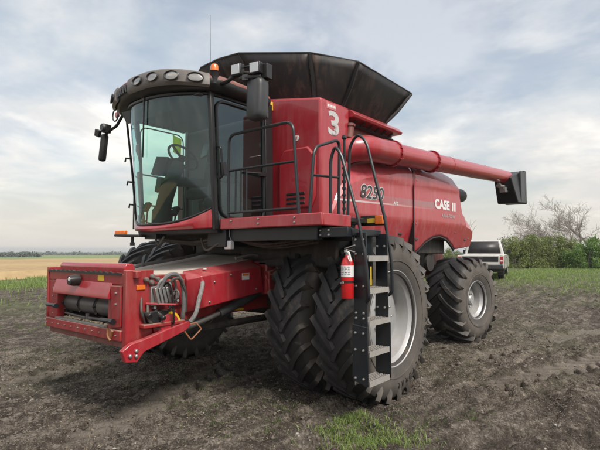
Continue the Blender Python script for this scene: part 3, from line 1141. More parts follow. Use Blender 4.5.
make_wheel('rear_wheel', rt, 0.355, 0.76, 0.16, 0.11, 8, (1.52, 4.38, 0.805), R(-8), True)
make_wheel('rear_wheel', rt, 0.355, 0.76, 0.16, 0.11, 0, (-1.52, 4.38, 0.805), R(-8), False)

# raised lettering round the side wall of the near front tyre
tl = MB()
for txt, a0 in (('AGRICULTURAL', -7.0),):
    for k, ch in enumerate(txt):
        me = text_mesh(ch, 0.085, 0.004, 0, 0.002)
        a = R(a0 - 7.4 * k)
        up = Vector((0, math.cos(a), math.sin(a)))            # outwards from the axle
        rd = Vector((0, math.sin(a), -math.cos(a)))           # clockwise seen from outside
        c = Vector((0.270, 0, 0)) + up * 0.770
        tl.add([c + rd * v.co.x + up * v.co.y + Vector((1, 0, 0)) * v.co.z for v in me.vertices], [tuple(p.vertices) for p in me.polygons])
        bpy.data.meshes.remove(me)
tlo = tl.build('sidewall_lettering', 'black', w_lo)
tlo['label'] = 'black raised lettering on the tyre side wall'
tlo['kind'] = 'stuff'

bolt = MB().lathe([(0.0, 0.012), (-0.012, 0.012), (-0.016, 0.006)], (0, 0, 0), 'y', 8).build('bolt', 'steel', None)
bolt_me = bolt.data
bpy.data.objects.remove(bolt)


def bolts(parent, pts, rz=0.0, s=1.0):
    for p in pts:
        o = link(bpy.data.objects.new('bolt', bolt_me), parent)
        o.location = p
        o.rotation_euler = (0, 0, rz)
        o.scale = (s, s, s)


# ---- axles and underbody
MB().tube([(-1.95, 0, 0.965), (1.95, 0, 0.965)], 0.115, 16).build('front_axle', 'under', combine)
b = MB()
b.box(0.72, 1.18, -0.26, 0.26, 0.72, 1.30)
b.box(-1.18, -0.72, -0.26, 0.26, 0.72, 1.30)
b.build_each('final_drive', 'under', combine, bevel=0.04)
MB().prism([(-1.25, 0.70), (1.25, 0.70), (1.25, 0.86), (0.3, 1.02), (-0.3, 1.02), (-1.25, 0.86)], 'y', 4.25, 4.5).build('rear_axle', 'under', combine, bevel=0.02)
b = MB()
b.prism([(-0.35, 1.02), (0.2, 0.92), (2.4, 0.95), (4.1, 1.15), (4.7, 1.55), (4.7, 2.0), (-0.35, 2.0)], 'x', -0.80, 0.80)
b.build('chassis', 'under', combine, bevel=0.03)
b = MB()
for x in (-0.86, 0.80):
    b.box(x, x + 0.06, -0.32, 4.6, 1.42, 1.66)
b.build_each('frame_rail', 'under', combine, bevel=0.008)
b = MB()
b.box(-1.42, 1.42, -0.25, 4.55, 1.98, 3.08)
b.build('threshing_body', 'red_dark', combine, bevel=0.02)
# belts, guards and lines seen through the rear wheel arch
b = MB()
b.lathe([(1.30, 0.02), (1.30, 0.30), (1.36, 0.30), (1.36, 0.24), (1.33, 0.22), (1.33, 0.02)], (0, 2.62, 1.62), n=28)
b.lathe([(1.30, 0.02), (1.30, 0.17), (1.36, 0.17), (1.36, 0.02)], (0, 3.35, 1.55), n=24)
b.build_each('drive_pulley', 'under', combine)
b = MB()
b.box(1.0, 1.40, 2.75, 3.9, 1.70, 1.98)
b.build('inner_guard', 'under', combine, bevel=0.02)

# ---- grain tank front cover behind the cab
poly = [(-0.84, 1.98), (1.59, 1.98), (1.59, 3.69), (0.72, 3.84), (-0.72, 3.84), (-0.84, 3.82)]
tank_front = MB().prism(poly, 'y', -0.31, 0.34).build('grain_tank_front', 'red', combine, bevel=0.035, seg=3)
b = MB()
b.prism([(0.92, 2.30), (1.46, 2.30), (1.52, 2.45), (1.52, 2.95), (1.40, 3.08), (1.00, 3.08), (0.92, 2.95)], 'y', -0.345, -0.30)
b.build('access_panel', 'red', tank_front, bevel=0.02)
b = MB()
for z in (2.365, 2.425, 2.485):
    b.box(1.05, 1.36, -0.352, -0.340, z - 0.017, z + 0.017)
b.build_each('vent_slot', 'black', tank_front, bevel=0.006)
MB().lathe([(-0.317, 0.002), (-0.317, 0.040), (-0.309, 0.040)], (1.20, 0, 3.22), 'y', 24).build('warning_sticker', 'white', tank_front)
MB().box(1.193, 1.207, -0.3195, -0.3175, 3.20, 3.24).build('sticker_mark', 'ext_red', tank_front)
MB().box(0.715, 0.775, -0.345, -0.305, 3.66, 3.78).build('amber_reflector', 'yellow', tank_front, bevel=0.006)
b = MB()
b.box(1.588, 1.594, -0.19, 0.02, 3.575, 3.66)
b.build('decal_plate', 'pale_red', tank_front)
b = MB()
for yy in (-0.15, -0.085, -0.02):
    b.box(1.594, 1.596, yy - 0.022, yy + 0.022, 3.60, 3.635)
b.build('decal_mark', 'white', tank_front)
lettering('number_decal', '3', 0.42, (1.592, -0.03, 3.385), LEFT_SIDE, 'offwhite', tank_front, 0.0, 0.012, 1.35, 0.002)
lettering('number_grey_inset', '3', 0.20, (1.597, -0.02, 3.31), LEFT_SIDE, 'greydecal', tank_front, 0.0, 0.0, 1.5, 0.001)  # smaller grey numeral printed over the white one

# ---- grain tank and its black folding extensions
b = MB()
b.hexa([(-1.36, 0.30, 2.9), (1.36, 0.30, 2.9), (1.36, 1.72, 2.9), (-1.36, 1.72, 2.9)], [(-1.50, 0.30, 3.66), (1.50, 0.30, 3.66), (1.50, 1.72, 3.66), (-1.50, 1.72, 3.66)])
tank = b.build('grain_tank', 'red_dark', combine, bevel=0.01)
b = MB()
for s in (-1, 1):
    b.prism([(s * 1.46, 3.565), (s * 1.66, 3.565), (s * 1.68, 3.60), (s * 1.60, 3.675), (s * 1.46, 3.69)], 'y', 0.345, 1.70)
b.prism([(-1.46, 3.57), (1.46, 3.57), (1.46, 3.68), (-1.46, 3.68)], 'y', 1.62, 1.72)
b.build_each('tank_rim_rail', 'red', tank, bevel=0.008)
b = MB()
for k in range(6):
    yy = 0.5 + k * 0.2
    b.tube([(1.50, yy, 3.50), (1.60, yy + 0.02, 3.565)], 0.016, 6)
b.tube([(1.52, 0.36, 3.50), (1.52, 1.66, 3.50)], 0.018, 6)
b.build('rim_bracket', 'black_steel', tank)
base = [(0.0, 0.05), (0.55, 0.05), (1.20, 0.08), (1.47, 0.30), (1.47, 1.42), (1.2, 1.60), (0.5, 1.62)]
top = [(0.0, -0.62, 4.48), (0.40, -0.60, 4.465), (1.29, -0.15, 4.38), (1.80, 0.24, 4.25), (1.80, 1.76, 4.21), (1.36, 2.05, 4.24), (0.5, 2.15, 4.26)]
ring_b = [(x, y, 3.66) for x, y in base] + [(-x, y, 3.66) for x, y in base[::-1]]
ring_t = top + [(-x, y, z) for x, y, z in top[::-1]]
ring_b = ring_b[:-1]
ring_t = ring_t[:-1]
n_r = len(ring_b)
ext_names = []
for k in range(n_r):
    k2 = (k + 1) % n_r
    q = [Vector(ring_b[k]), Vector(ring_b[k2]), Vector(ring_t[k2]), Vector(ring_t[k])]
    mb = MB()

    def fn(u, v, q=q):
        p = (q[0] * (1 - u) + q[1] * u) * (1 - v) + (q[3] * (1 - u) + q[2] * u) * v
        c = (q[0] + q[1] + q[2] + q[3]) / 4
        out_ = Vector((c.x, c.y - 0.8, 0)).normalized()
        return p + out_ * 0.04 * math.sin(PI * v) * math.sin(PI * u)
    mb.grid(fn, 8, 6)
    mb.build('extension_panel', 'ext_black', tank, solid=0.012)
b = MB()
for k in (2, 3, 4):
    b.tube([Vector(ring_b[k]) + Vector((0, 0, 0.02)), (Vector(ring_b[k]) + Vector(ring_t[k])) / 2 + Vector((0.03, -0.01, -0.01)), Vector(ring_t[k])], 0.03, 6)
b.tube([Vector(p) for p in ring_t] + [Vector(ring_t[0])], 0.016, 6)
b.build('extension_edge', 'black', tank)

# ---- side shields
top_f = [(-0.14, 2.42), (0.02, 2.66), (0.16, 2.80), (0.33, 2.90), (0.65, 3.00), (1.0, 3.07), (1.55, 3.17), (2.09, 3.235)]
bot_f = [(-0.14, 2.05), (0.9, 2.02), (1.3, 1.90), (1.7, 1.72), (2.09, 1.60)]
top_r = [(2.11, 3.235), (2.9, 3.24), (3.6, 3.21), (4.03, 3.165), (4.06, 3.12), (4.22, 2.69), (4.33, 2.66), (4.46, 2.46), (4.72, 2.43), (4.94, 2.36), (4.98, 2.25)]
bot_r = [(2.11, 1.59), (2.22, 1.62), (2.48, 1.74), (2.72, 1.90), (3.02, 2.00), (3.28, 2.02), (3.62, 1.97), (3.92, 1.86), (4.10, 1.78), (4.36, 1.80), (4.98, 1.85)]


def shield(name, tp, bt, sgn=1):
    ys = sorted(set([p[0] for p in tp] + [p[0] for p in bt] + list(np.linspace(tp[0][0], tp[-1][0], 40))))
    ty = [p[0] for p in tp]
    tz = [p[1] for p in tp]
    by = [p[0] for p in bt]
    bz = [p[1] for p in bt]
    NV = 26

    def X(y, z, zt):
        x = 1.66 - 0.02 * ((z - 2.45) / 0.8) ** 2
        x -= 0.62 * max(0.0, z - (zt - 0.235))
        x -= 0.26 * max(0.0, 2.24 - z)
        # shallow pressed crease above the printed band
        zc = 2.78 + 0.03 * (y - 1)
        x += 0.012 * math.tanh((z - zc) / 0.03)
        x -= 0.05 * max(0.0, (y - 3.6)) ** 2 * 0.5
        x -= 0.08 * max(0.0, 0.25 - y) ** 1.5 * 2
        return sgn * x
    mb = MB()
    rows = []
    for y in ys:
        zt, zb = float(np.interp(y, ty, tz)), float(np.interp(y, by, bz))
        zk = zt - 0.235
        zs = [zb + (zk - zb) * j / (NV - 5) for j in range(NV - 4)] + [zk + 0.235 * j / 5 for j in range(1, 6)]
        rows.append([(X(y, z, zt), y, z) for z in zs])
    vs = [p for r in rows for p in r]
    fs = [(i * (NV + 1) + j, i * (NV + 1) + j + 1, (i + 1) * (NV + 1) + j + 1, (i + 1) * (NV + 1) + j) for i in range(len(rows) - 1) for j in range(NV)]
    mb.add(vs, fs)
    o = mb.build(name, 'red_side', combine, solid=0.03, angle=24)
    return o, X


sf, XF = shield('side_shield', top_f, bot_f)
sr, XR = shield('side_shield', top_r, bot_r)
shield('side_shield', top_f, bot_f, -1)
shield('side_shield', top_r, bot_r, -1)
# black lip round the rear wheel arch
b = MB()
b.tube([(XR(y, z, 3.2) - 0.02, y, z - 0.012) for y, z in bot_r[:-2]], 0.022, 6)
b.build('arch_lip', 'black', sr)
b = MB()
b.box(1.56, 1.66, 2.093, 2.107, 1.62, 3.05)
b.build('shield_gap', 'black', sf)
def on_shield(name, txt, size, y, z, mat, parent, X, shear, bold, sx, lift):
    """printed lettering that follows the pressed surface of the shield"""
    me = text_mesh(txt, size, 0.0, shear, bold)
    bmm = bmesh.new()
    bmm.from_mesh(me)
    for v in bmm.verts:
        yy, zz = y + v.co.x * sx, z + v.co.y
        v.co = Vector((X(yy, zz, 3.2) + lift, yy, zz))
    bmm.to_mesh(me)
    bmm.free()
    me.materials.clear()
    me.materials.append(M[mat])
    return link(bpy.data.objects.new(name, me), parent)


on_shield('model_number_outline', '8250', 0.26, 0.80, 2.565, 'offwhite', sf, XF, 0.22, 0.014, 1.22, 0.004)
on_shield('model_number', '8250', 0.26, 0.80, 2.565, 'black_decal', sf, XF, 0.22, 0.003, 1.22, 0.007)
on_shield('series_lettering', 'AFS', 0.075, 1.50, 2.475, 'white', sf, XF, 0.2, 0.001, 1.3, 0.005)
on_shield('maker_name', 'CASE', 0.225, 3.24, 2.575, 'white', sr, XR, 0.0, 0.010, 1.22, 0.005)
b = MB()
for y0 in (3.66, 3.775):
    b.add([(XR(yy, zz, 3.2) + 0.005, yy, zz) for yy, zz in ((y0, 2.497), (y0 + 0.07, 2.497), (y0 + 0.08, 2.655), (y0 + 0.01, 2.655))], [(0, 1, 2, 3)])
b.build('maker_emblem', 'white', sr)
on_shield('series_name', 'AXIAL-FLOW', 0.085, 3.50, 2.39, 'greydecal', sr, XR, 0.15, 0.002, 1.2, 0.005)

for (yy, zz) in ((0.35, 2.14), (1.75, 2.02), (2.35, 1.95), (4.55, 1.98)):
    xx = XF(yy, zz, 3.2)
    MB().obox((xx, yy, zz), (0.016, 0.10, 0.035), (0, -0.25, 0)).build('shield_latch', 'black', sf if yy < 2.1 else sr, bevel=0.005)
bolts(sr, [(XR(yy, zz, 3.2), yy, zz) for yy, zz in ((2.2, 2.9), (2.2, 2.2), (4.72, 2.28), (4.72, 2.0), (3.9, 2.1))], R(90), 0.8)
# engine deck, rear hood and air intake behind the tank
b = MB()
b.prism([(1.72, 2.95), (1.72, 3.12), (3.9, 3.06), (4.3, 2.6), (4.62, 2.35), (4.62, 1.95), (1.72, 1.95)], 'x', -1.40, 1.40)
b.build('engine_hood', 'red_dark', combine, bevel=0.03)
MB().lathe([(3.95, 0.02), (3.95, 0.145), (4.95, 0.145), (5.05, 0.13), (5.12, 0.08), (5.13, 0.01)], (1.30, 0, 2.92), 'y', 24).build('exhaust_outlet', 'grey', combine)
b = MB()
b.prism([(4.45, 1.25), (4.45, 2.3), (5.05, 1.9), (5.25, 1.35), (5.1, 1.15)], 'x', -0.85, 0.85)
b.build('straw_hood', 'red_dark', combine, bevel=0.03)

# ---- unloading auger, folded back along the left side
A0, A1 = Vector((1.70, 0.55, 3.165)), Vector((1.81, 6.45, 3.445))
ad = (A1 - A0).normalized()


def on_auger(t):
    return A0 + (A1 - A0) * t


auger = MB().tube([on_auger(0.12), on_auger(0.345)], 0.163, 28).build('auger_tube', 'red', combine)
MB().tube([on_auger(0.345), on_auger(1.0)], 0.148, 28).build('tube_extension', 'red', auger)
b = MB()
elbow = spline([(1.10, 0.40, 2.60), (1.28, 0.36, 2.92), (1.52, 0.34, 3.10), A0 + Vector((0, 0.02, 0)), on_auger(0.06), on_auger(0.125)], 6)
b.tube(elbow, 0.178, 24)
b.build('auger_elbow', 'red', auger)


def flange(t, r, th, nb, name='bolted_flange'):
    c = on_auger(t)
    fb = MB()
    fb.tube([c - ad * th, c + ad * th], r, 28)
    u = ad.orthogonal().normalized()
    w = ad.cross(u)
    for k in range(nb):
        a = 2 * PI * k / nb
        p = c + (u * math.cos(a) + w * math.sin(a)) * (r - 0.012)
        fb.tube([p - ad * (th + 0.02), p + ad * (th + 0.02)], 0.013, 6)
    return fb.build(name, 'red', auger)


flange(0.125, 0.198, 0.02, 14)
flange(0.345, 0.190, 0.02, 14)
flange(0.46, 0.152, 0.008, 0, 'weld_band')
b = MB()
for t in (0.40, 0.60, 0.78):
    c = on_auger(t) + Vector((0.0, 0, 0.150))
    b.tube([c, c + Vector((0, 0, 0.02))], 0.012, 6)
b.build_each('grease_cap', 'steel', auger)
b = MB()
b.tube([(1.60, 0.32, 3.28), (1.60, 0.35, 3.44)], 0.05, 12)
b.tube([(1.60, 0.35, 3.44), (1.60, 0.353, 3.47)], 0.065, 12)
b.build('elbow_cap', 'red_dark', auger)
# black rubber spout
e = A1 - ad * 0.12
sp = MB()
lo, hi = 2.84, 3.63
sp.hexa([(1.60, 6.50, lo), (2.06, 6.50, lo), (2.10, 7.12, lo + 0.03), (1.64, 7.12, lo + 0.03)],
        [(1.62, 6.20, 3.40), (2.00, 6.20, 3.40), (2.02, 6.98, hi), (1.62, 6.98, hi)])
spout = sp.build('auger_spout', 'black', auger, bevel=0.02)
b = MB()
b.box(2.03, 2.075, 6.72, 7.14, 2.90, 3.60)
b.box(1.62, 2.08, 7.02, 7.14, 2.86, 3.64)
b.build('spout_edge', 'grey', spout, bevel=0.01)
b = MB()
b.tube([(1.80, 5.95, 3.26), (1.84, 6.10, 3.16), (1.86, 6.35, 3.10)], 0.03, 8)
b.tube([(1.74, 6.05, 3.22), (1.90, 6.05, 3.16)], 0.045, 10)
b.obox((1.84, 6.16, 3.12), (0.12, 0.14, 0.10), (0.2, 0, 0))
b.build('spout_bracket', 'steel', auger)
# ---- operator platform
plat = MB().box(0.90, 2.32, -1.33, -0.32, 2.06, 2.115).build('platform_deck', 'black_steel', combine, bevel=0.006)
b = MB()
b.prism([(0.93, 2.00), (2.40, 2.00), (2.40, 2.125), (0.93, 2.125)], 'y', -1.375, -1.335)
b.build('platform_fascia', 'red', combine, bevel=0.012)
b = MB()
b.box(2.345, 2.395, -1.333, -0.85, 2.00, 2.123)
b.build('platform_fascia', 'red', combine, bevel=0.01)
bolts(plat, [(1.12, -1.375, 2.09), (1.55, -1.375, 2.095), (1.55, -1.375, 2.045), (2.06, -1.375, 2.09), (2.06, -1.375, 2.04)])
b = MB()
b.box(0.95, 2.25, -1.25, -1.17, 1.86, 2.05)
b.box(0.95, 2.25, -0.62, -0.54, 1.86, 2.05)
b.box(0.62, 0.95, -1.3, -0.5, 1.80, 2.0)
b.build_each('platform_support', 'black_steel', plat, bevel=0.008)
# black beam carrying the ladder
beam = MB()
beam.box(2.18, 2.60, -1.22, -1.14, 1.885, 1.985)
beam.box(2.30, 2.62, -1.16, -0.62, 1.90, 1.97)
bm_o = beam.build('ladder_beam', 'black_steel', combine, bevel=0.008)
bolts(bm_o, [(2.215 + dx, -1.22, z) for dx in (0.0, 0.06, 0.16) for z in (1.91, 1.955)], 0, 1.0)

# handrails
RAIL = 0.0165
b = MB()
b.tube(fillet([(1.05, -1.355, 2.125), (1.05, -1.355, 3.085), (2.02, -1.355, 3.085), (2.10, -1.355, 2.125)], 0.11), RAIL, 10)
hr = b.build('front_handrail', 'black_steel', combine)
b = MB()
b.tube([(1.05, -1.355, 2.67), (2.055, -1.355, 2.665)], RAIL * 0.85, 8)
b.build('middle_rail', 'black_steel', hr)
b = MB()
b.tube([(1.05, -1.355, 2.185), (2.09, -1.355, 2.185)], RAIL * 0.9, 8)
b.build('lower_rail', 'black_steel', hr)
for x in (1.17, 1.255, 1.345):
    MB().tube([(x, -1.355, 2.185), (x, -1.355, 2.67)], 0.010, 6).build('rail_bar', 'black_steel', hr)
b = MB()
b.tube(fillet([(2.20, -1.31, 2.12), (2.20, -1.23, 2.81), (2.20, -0.78, 2.97), (2.20, -0.80, 2.12)], 0.10), RAIL, 10)
b.tube([(2.20, -1.26, 2.52), (2.20, -0.79, 2.55)], RAIL * 0.8, 8)
b.build('side_handrail', 'black_steel', combine)
b = MB()
b.tube(fillet([(2.29, -1.08, 1.97), (2.29, -1.07, 2.70), (2.345, -1.07, 2.83), (2.42, -1.07, 2.74), (2.63, -1.09, 2.09), (2.72, -1.10, 1.70), (2.76, -1.10, 1.30), (2.72, -1.08, 1.26)], 0.10, 6), RAIL, 10)
b.build('ladder_handrail', 'black_steel', combine)
b = MB()
b.tube(fillet([(2.17, -0.58, 2.08), (2.20, -0.58, 2.93), (2.31, -0.58, 3.06), (2.42, -0.58, 2.95), (2.64, -0.59, 2.13), (2.73, -0.60, 1.62), (2.73, -0.60, 1.31), (2.64, -0.62, 1.27)], 0.12, 6), RAIL, 10)
b.build('ladder_handrail', 'black_steel', combine)
b = MB()
b.tube([(2.20, -0.70, 2.10), (2.21, -0.70, 2.98)], 0.014, 8)
b.tube([(2.21, -0.70, 2.98), (2.21, -0.70, 3.0), (2.21, -0.70, 3.03)], [0.018, 0.03, 0.02], 8)
for k in range(9):
    b.tube([(2.205, -0.70, 2.20 + k * 0.075), (2.205, -0.70, 2.225 + k * 0.075)], 0.022, 8)
b.build('latch_lever', 'black_steel', combine)

# ---- boarding ladder
LX0, LX1 = 2.57, 2.74
ladder = MB()
for (y0, y1) in ((-1.085, -1.070), (-0.680, -0.665)):
    ladder.prism([(LX0, 1.00), (LX1 - 0.015, 1.00), (LX1 - 0.02, 1.93), (LX0 + 0.02, 1.93)], 'y', y0, y1)
lad = MB().box(LX0 - 0.02, LX0 - 0.008, -1.06, -0.69, 1.45, 1.95).build('boarding_ladder', 'black_steel', combine, bevel=0.004)
ladder.build_each('stringer', 'black_steel', lad, bevel=0.004)
b = MB()
for (y0, y1) in ((-1.102, -1.087), (-0.663, -0.648)):
    b.prism([(LX0 - 0.005, 0.50), (LX1, 0.46), (LX1, 1.02), (LX0 - 0.005, 1.04)], 'y', y0, y1)
b.build_each('lower_stringer', 'black_steel', lad, bevel=0.004)
tread_me = None
for z in (0.50, 0.78, 1.075, 1.385, 1.70):
    if tread_me is None:
        b = MB()
        b.box(-0.085, 0.085, -0.19, 0.19, -0.028, -0.016)
        b.box(0.073, 0.085, -0.19, 0.19, -0.050, 0.002)
        b.box(-0.085, -0.073, -0.19, 0.19, -0.050, 0.002)
        for k in range(9):
            y = -0.17 + k * 0.0425
            for x in (-0.045, 0.0, 0.045):
                b.box(x - 0.015, x + 0.015, y - 0.008, y + 0.008, -0.018, 0.002)
        t = b.build('tread', 'tread', lad)
        tread_me = t.data
    else:
        t = link(bpy.data.objects.new('tread', tread_me), lad)
    t.location = (2.655, -0.875, z)
bolts(lad, [(x, -1.103, z) for x in (2.605, 2.695) for z in (0.53, 0.80, 0.96)])
bolts(lad, [(x, -1.086, z) for x in (2.605, 2.69) for z in (1.10, 1.15, 1.41, 1.72, 1.86)])
bolts(lad, [(x, -0.681, z) for x in (2.605, 2.69) for z in (1.17, 1.80)])
MB().box(2.748, 2.752, -1.06, -1.04, 1.42, 1.60).build('yellow_strip', 'yellow', lad)
# marker lamp with yellow plate behind the ladder
mk = MB().box(2.22, 2.53, -0.40, -0.34, 2.035, 2.15).build('marker_housing', 'black', combine, bevel=0.008)
MB().box(2.27, 2.42, -0.412, -0.398, 2.062, 2.115).build('yellow_plate', 'yellow', mk, bevel=0.003)
MB().box(2.425, 2.525, -0.425, -0.397, 2.045, 2.145).build('orange_lamp', 'orange', mk, bevel=0.008)
b = MB()
b.tube([(2.1, -0.36, 2.07), (2.3, -0.36, 2.07)], 0.02, 8)
b.build('marker_bracket', 'black_steel', mk)
# spare reflectors and a work lamp hanging under the platform
wl_ = MB()
wl_.box(0.90, 1.01, -1.28, -1.22, 1.77, 1.87)
wlo = wl_.build('under_lamp', 'white', combine, bevel=0.008)
b = MB()
b.tube(fillet([(0.915, -1.25, 1.87), (0.955, -1.25, 1.93), (0.995, -1.25, 1.87)], 0.02), 0.007, 6)
b.tube([(0.955, -1.25, 1.92), (0.955, -1.25, 2.02)], 0.006, 6)
b.build('lamp_hook', 'steel', wlo)
# dark hoses and pipes below the cab and platform
b = MB()
for k in range(9):
    y0 = -1.15 + 0.09 * k
    z0 = 1.93 - 0.02 * (k % 3)
    b.tube(spline([(-0.7, y0, z0), (0.1, y0 + 0.05, z0 - 0.06), (0.75, y0, z0 - 0.02), (1.3, y0 + 0.1, z0 - 0.1), (1.9, y0 + 0.2, z0 - 0.04)], 5), 0.018, 6)
b.tube(spline([(0.5, -1.30, 1.90), (0.62, -1.32, 1.76), (0.8, -1.30, 1.83), (0.9, -1.2, 1.9)], 5), 0.013, 6)
b.tube(spline([(-0.1, -1.55, 1.95), (0.0, -1.57, 1.83), (0.1, -1.55, 1.93)], 5), 0.012, 6)
b.build('underbody_hoses', 'hose_black', combine)['kind'] = 'stuff'
b = MB()
b.box(-0.72, 0.75, -1.0, -0.30, 1.90, 2.0)
b.box(0.80, 2.05, -0.62, -0.30, 1.55, 2.0)
b.box(-0.30, 0.80, -0.50, -0.28, 1.70, 1.95)
b.build('cab_subframe', 'under', combine, bevel=0.03)
b = MB()
b.tube([(0.55, -0.55, 1.72), (1.35, -0.50, 1.72)], 0.13, 16)
b.tube([(0.62, -0.50, 1.42), (1.15, -0.45, 1.42)], 0.10, 14)
b.build('hydraulic_motor', 'under', combine, bevel=0.01)

# ---- cab
CW = 0.86


def front_curve(t, z, push=0.0):
    """the bowed front of the cab: t from -1 (far side) to 1 (near side)"""
    y = -1.37 - (0.29 + 0.05 * (z - 2.1)) * (1 - abs(t) ** 2.3) - 0.10 * (z - 2.1) / 1.6 + 0.13 * max(0.0, -t) ** 3
    return Vector((CW * t * (1 + 0.0 * push), y - push, z))


def glass_bottom(t):
    return 2.075 + 0.20 * abs(t) ** 3


ws = MB()
ws.grid(lambda u, v: front_curve(2 * u - 1, glass_bottom(2 * u - 1) * (1 - v) + 3.61 * v), 32, 10)
windshield = ws.build('windshield', 'glass', combine)
b = MB()
b.tube([front_curve(-1 + 2 * k / 32, glass_bottom(-1 + 2 * k / 32), 0.004) for k in range(33)], 0.016, 6)
b.tube([front_curve(-1 + 2 * k / 32, 3.59, 0.004) for k in range(33)], 0.022, 6)
b.build_each('windshield_seal', 'black', windshield)
# red sill that wraps the foot of the windshield
b = MB()
N = 36
rows = []
for k in range(N + 1):
    t = -1 + 2 * k / N
    zt = glass_bottom(t) - 0.012
    zb = 1.985 + 0.03 * abs(t)
    p = [front_curve(t, zb, -0.02), front_curve(t, zb + 0.01, 0.035), front_curve(t, (zb + zt) / 2, 0.05), front_curve(t, zt - 0.01, 0.03), front_curve(t, zt, 0.0), front_curve(t, zt, -0.05)]
    rows.append(p)
b.loft(rows, True)
b.build('windshield_sill', 'red', combine, angle=60)
fl = MB()
plan = [tuple(front_curve(-1 + 2 * k / 20, 2.1, -0.02)[:2]) for k in range(21)] + [(CW, -0.46), (-CW, -0.46)]
fl.prism(plan, 'z', 1.965, 2.045)
cab = fl.build('cab_floor', 'under', combine)
# posts
b = MB()
for s in (-1, 1):
    x = s * (CW + 0.012)
    dy = 0.13 if s < 0 else 0.0
    ry = 0.05 if s < 0 else 0.0
    b.hexa([(x - 0.028, -1.42 + dy, 2.0), (x + 0.028, -1.42 + dy, 2.0), (x + 0.028, -1.36 + dy, 2.0), (x - 0.028, -1.36 + dy, 2.0)],
           [(x - 0.028, -1.52 + dy, 3.68), (x + 0.028, -1.52 + dy, 3.68), (x + 0.028, -1.46 + dy, 3.68), (x - 0.028, -1.46 + dy, 3.68)])
    b.hexa([(x - 0.03, -0.56 + ry, 2.0), (x + 0.03, -0.56 + ry, 2.0), (x + 0.03, -0.43, 2.0), (x - 0.03, -0.43, 2.0)],
           [(x - 0.03, -0.60 + 2 * ry, 3.68), (x + 0.03, -0.60 + 2 * ry, 3.68), (x + 0.03, -0.46 + ry, 3.68), (x - 0.03, -0.46 + ry, 3.68)])
    b.box(x - 0.027, x + 0.027, -1.36 + dy, -0.56 + ry, 2.003, 2.13)
    b.box(x - 0.027, x + 0.027, -1.46 + dy, -0.58 + ry, 3.56, 3.677)
b.build_each('cab_post', 'black', combine, bevel=0.01)
b = MB()
b.box(-CW, CW, -0.47, -0.42, 2.045, 3.68)
rw = b.build('cab_rear_wall', 'cabin', combine)


# side glazing
def side_glass(name, s, parent=combine):
    x = s * (CW + 0.02)
    dy = 0.13 if s < 0 else 0.0
    ry = 0.09 if s < 0 else 0.0
    o = MB().add([(x, -1.355 + dy, 2.13), (x, -0.56 + ry, 2.13), (x, -0.59 + ry, 3.57), (x, -1.455 + dy, 3.57)], [(0, 1, 2, 3)]).build(name, 'glass_side', parent)
    f = MB()
    xo = s * (CW + 0.035)
    loop = fillet([(xo, -1.0, 2.15), (xo, -0.60 + ry, 2.15), (xo, -0.63 + ry, 3.52), (xo, -1.42 + dy, 3.52), (xo, -1.33 + dy, 2.15), (xo, -1.0, 2.15)], 0.13)
    f.tube(loop, 0.016 if s > 0 else 0.010, 6)
    f.build('door_frame', 'black', o)
    return o


door = side_glass('door', 1)
b = MB()
b.tube(fillet([(0.91, -1.36, 2.60), (0.955, -1.36, 2.62), (0.955, -1.39, 2.95), (0.91, -1.40, 2.97)], 0.03), 0.012, 8)
b.build('grab_handle', 'black', door)
b = MB()
b.obox((0.915, -1.30, 2.72), (0.03, 0.06, 0.16), (0.2, 0, 0))
b.build('door_latch', 'grey', door, bevel=0.008)
b = MB()
b.tube([(0.912, -0.95, 2.72), (0.935, -0.72, 2.73)], 0.014, 6)
b.box(0.895, 0.94, -0.76, -0.60, 2.705, 2.75)
b.build('door_handle', 'black', door)
far_window = side_glass('side_window', -1)
MB().add([(-0.872, -0.74, 3.24), (-0.872, -0.60, 3.20), (-0.872, -0.59, 3.46), (-0.872, -0.75, 3.50)], [(0, 1, 2, 3)]).build('window_sticker', 'sticker', far_window, solid=0.002)

# seat, steering column, console
st = MB()
st.box(-0.26, 0.26, -0.98, -0.55, 2.46, 2.60)
seat = st.build('driver_seat', 'fabric', combine, bevel=0.05, seg=3)
b = MB()
b.obox((0, -0.60, 2.95), (0.48, 0.13, 0.72), (-0.12, 0, 0))
b.build('backrest', 'fabric', seat, bevel=0.05, seg=3)
b = MB()
b.box(-0.2, 0.2, -0.90, -0.58, 2.04, 2.47)
b.build('seat_pedestal', 'cabin', seat, bevel=0.02)
b = MB()
b.obox((0.36, -0.80, 2.70), (0.12, 0.42, 0.08), (0.05, 0, 0))
b.obox((-0.36, -0.85, 2.72), (0.20, 0.50, 0.12), (0.05, 0, 0))
b.build('armrest', 'cabin', seat, bevel=0.03)
col = MB()
col.tube(spline([(0.0, -1.52, 2.05), (0.0, -1.50, 2.30), (0.0, -1.40, 2.62), (0.0, -1.27, 2.88)], 5), [0.13] * 5 + [0.10] * 5 + [0.09] * 6, 14)
column = col.build('steering_column', 'cabin_teal', combine)
b = MB()
cW, nW = Vector((0.0, -1.21, 2.98)), Vector((0.0, 0.62, 0.78))
uW, vW = Vector((1, 0, 0)), Vector((0, 0.78, -0.62))
b.tube([cW + (uW * math.cos(2 * PI * k / 28) + vW * math.sin(2 * PI * k / 28)) * 0.215 for k in range(29)], 0.016, 8)
for a in (0.3, 2.84, 4.71):
    b.tube([cW - nW * 0.03, cW + (uW * math.cos(a) + vW * math.sin(a)) * 0.21], 0.016, 6)
b.tube([cW - nW * 0.12, cW], 0.05, 10)
b.build('steering_wheel', 'black', column)
b = MB()
b.obox((-0.22, -1.40, 2.86), (0.20, 0.05, 0.26), (-0.3, 0.1, 0.3))
b.obox((-0.26, -1.38, 2.62), (0.10, 0.06, 0.20), (-0.2, 0, 0.2))
b.tube([(-0.2, -1.38, 2.8), (-0.02, -1.36, 2.62)], 0.02, 6)
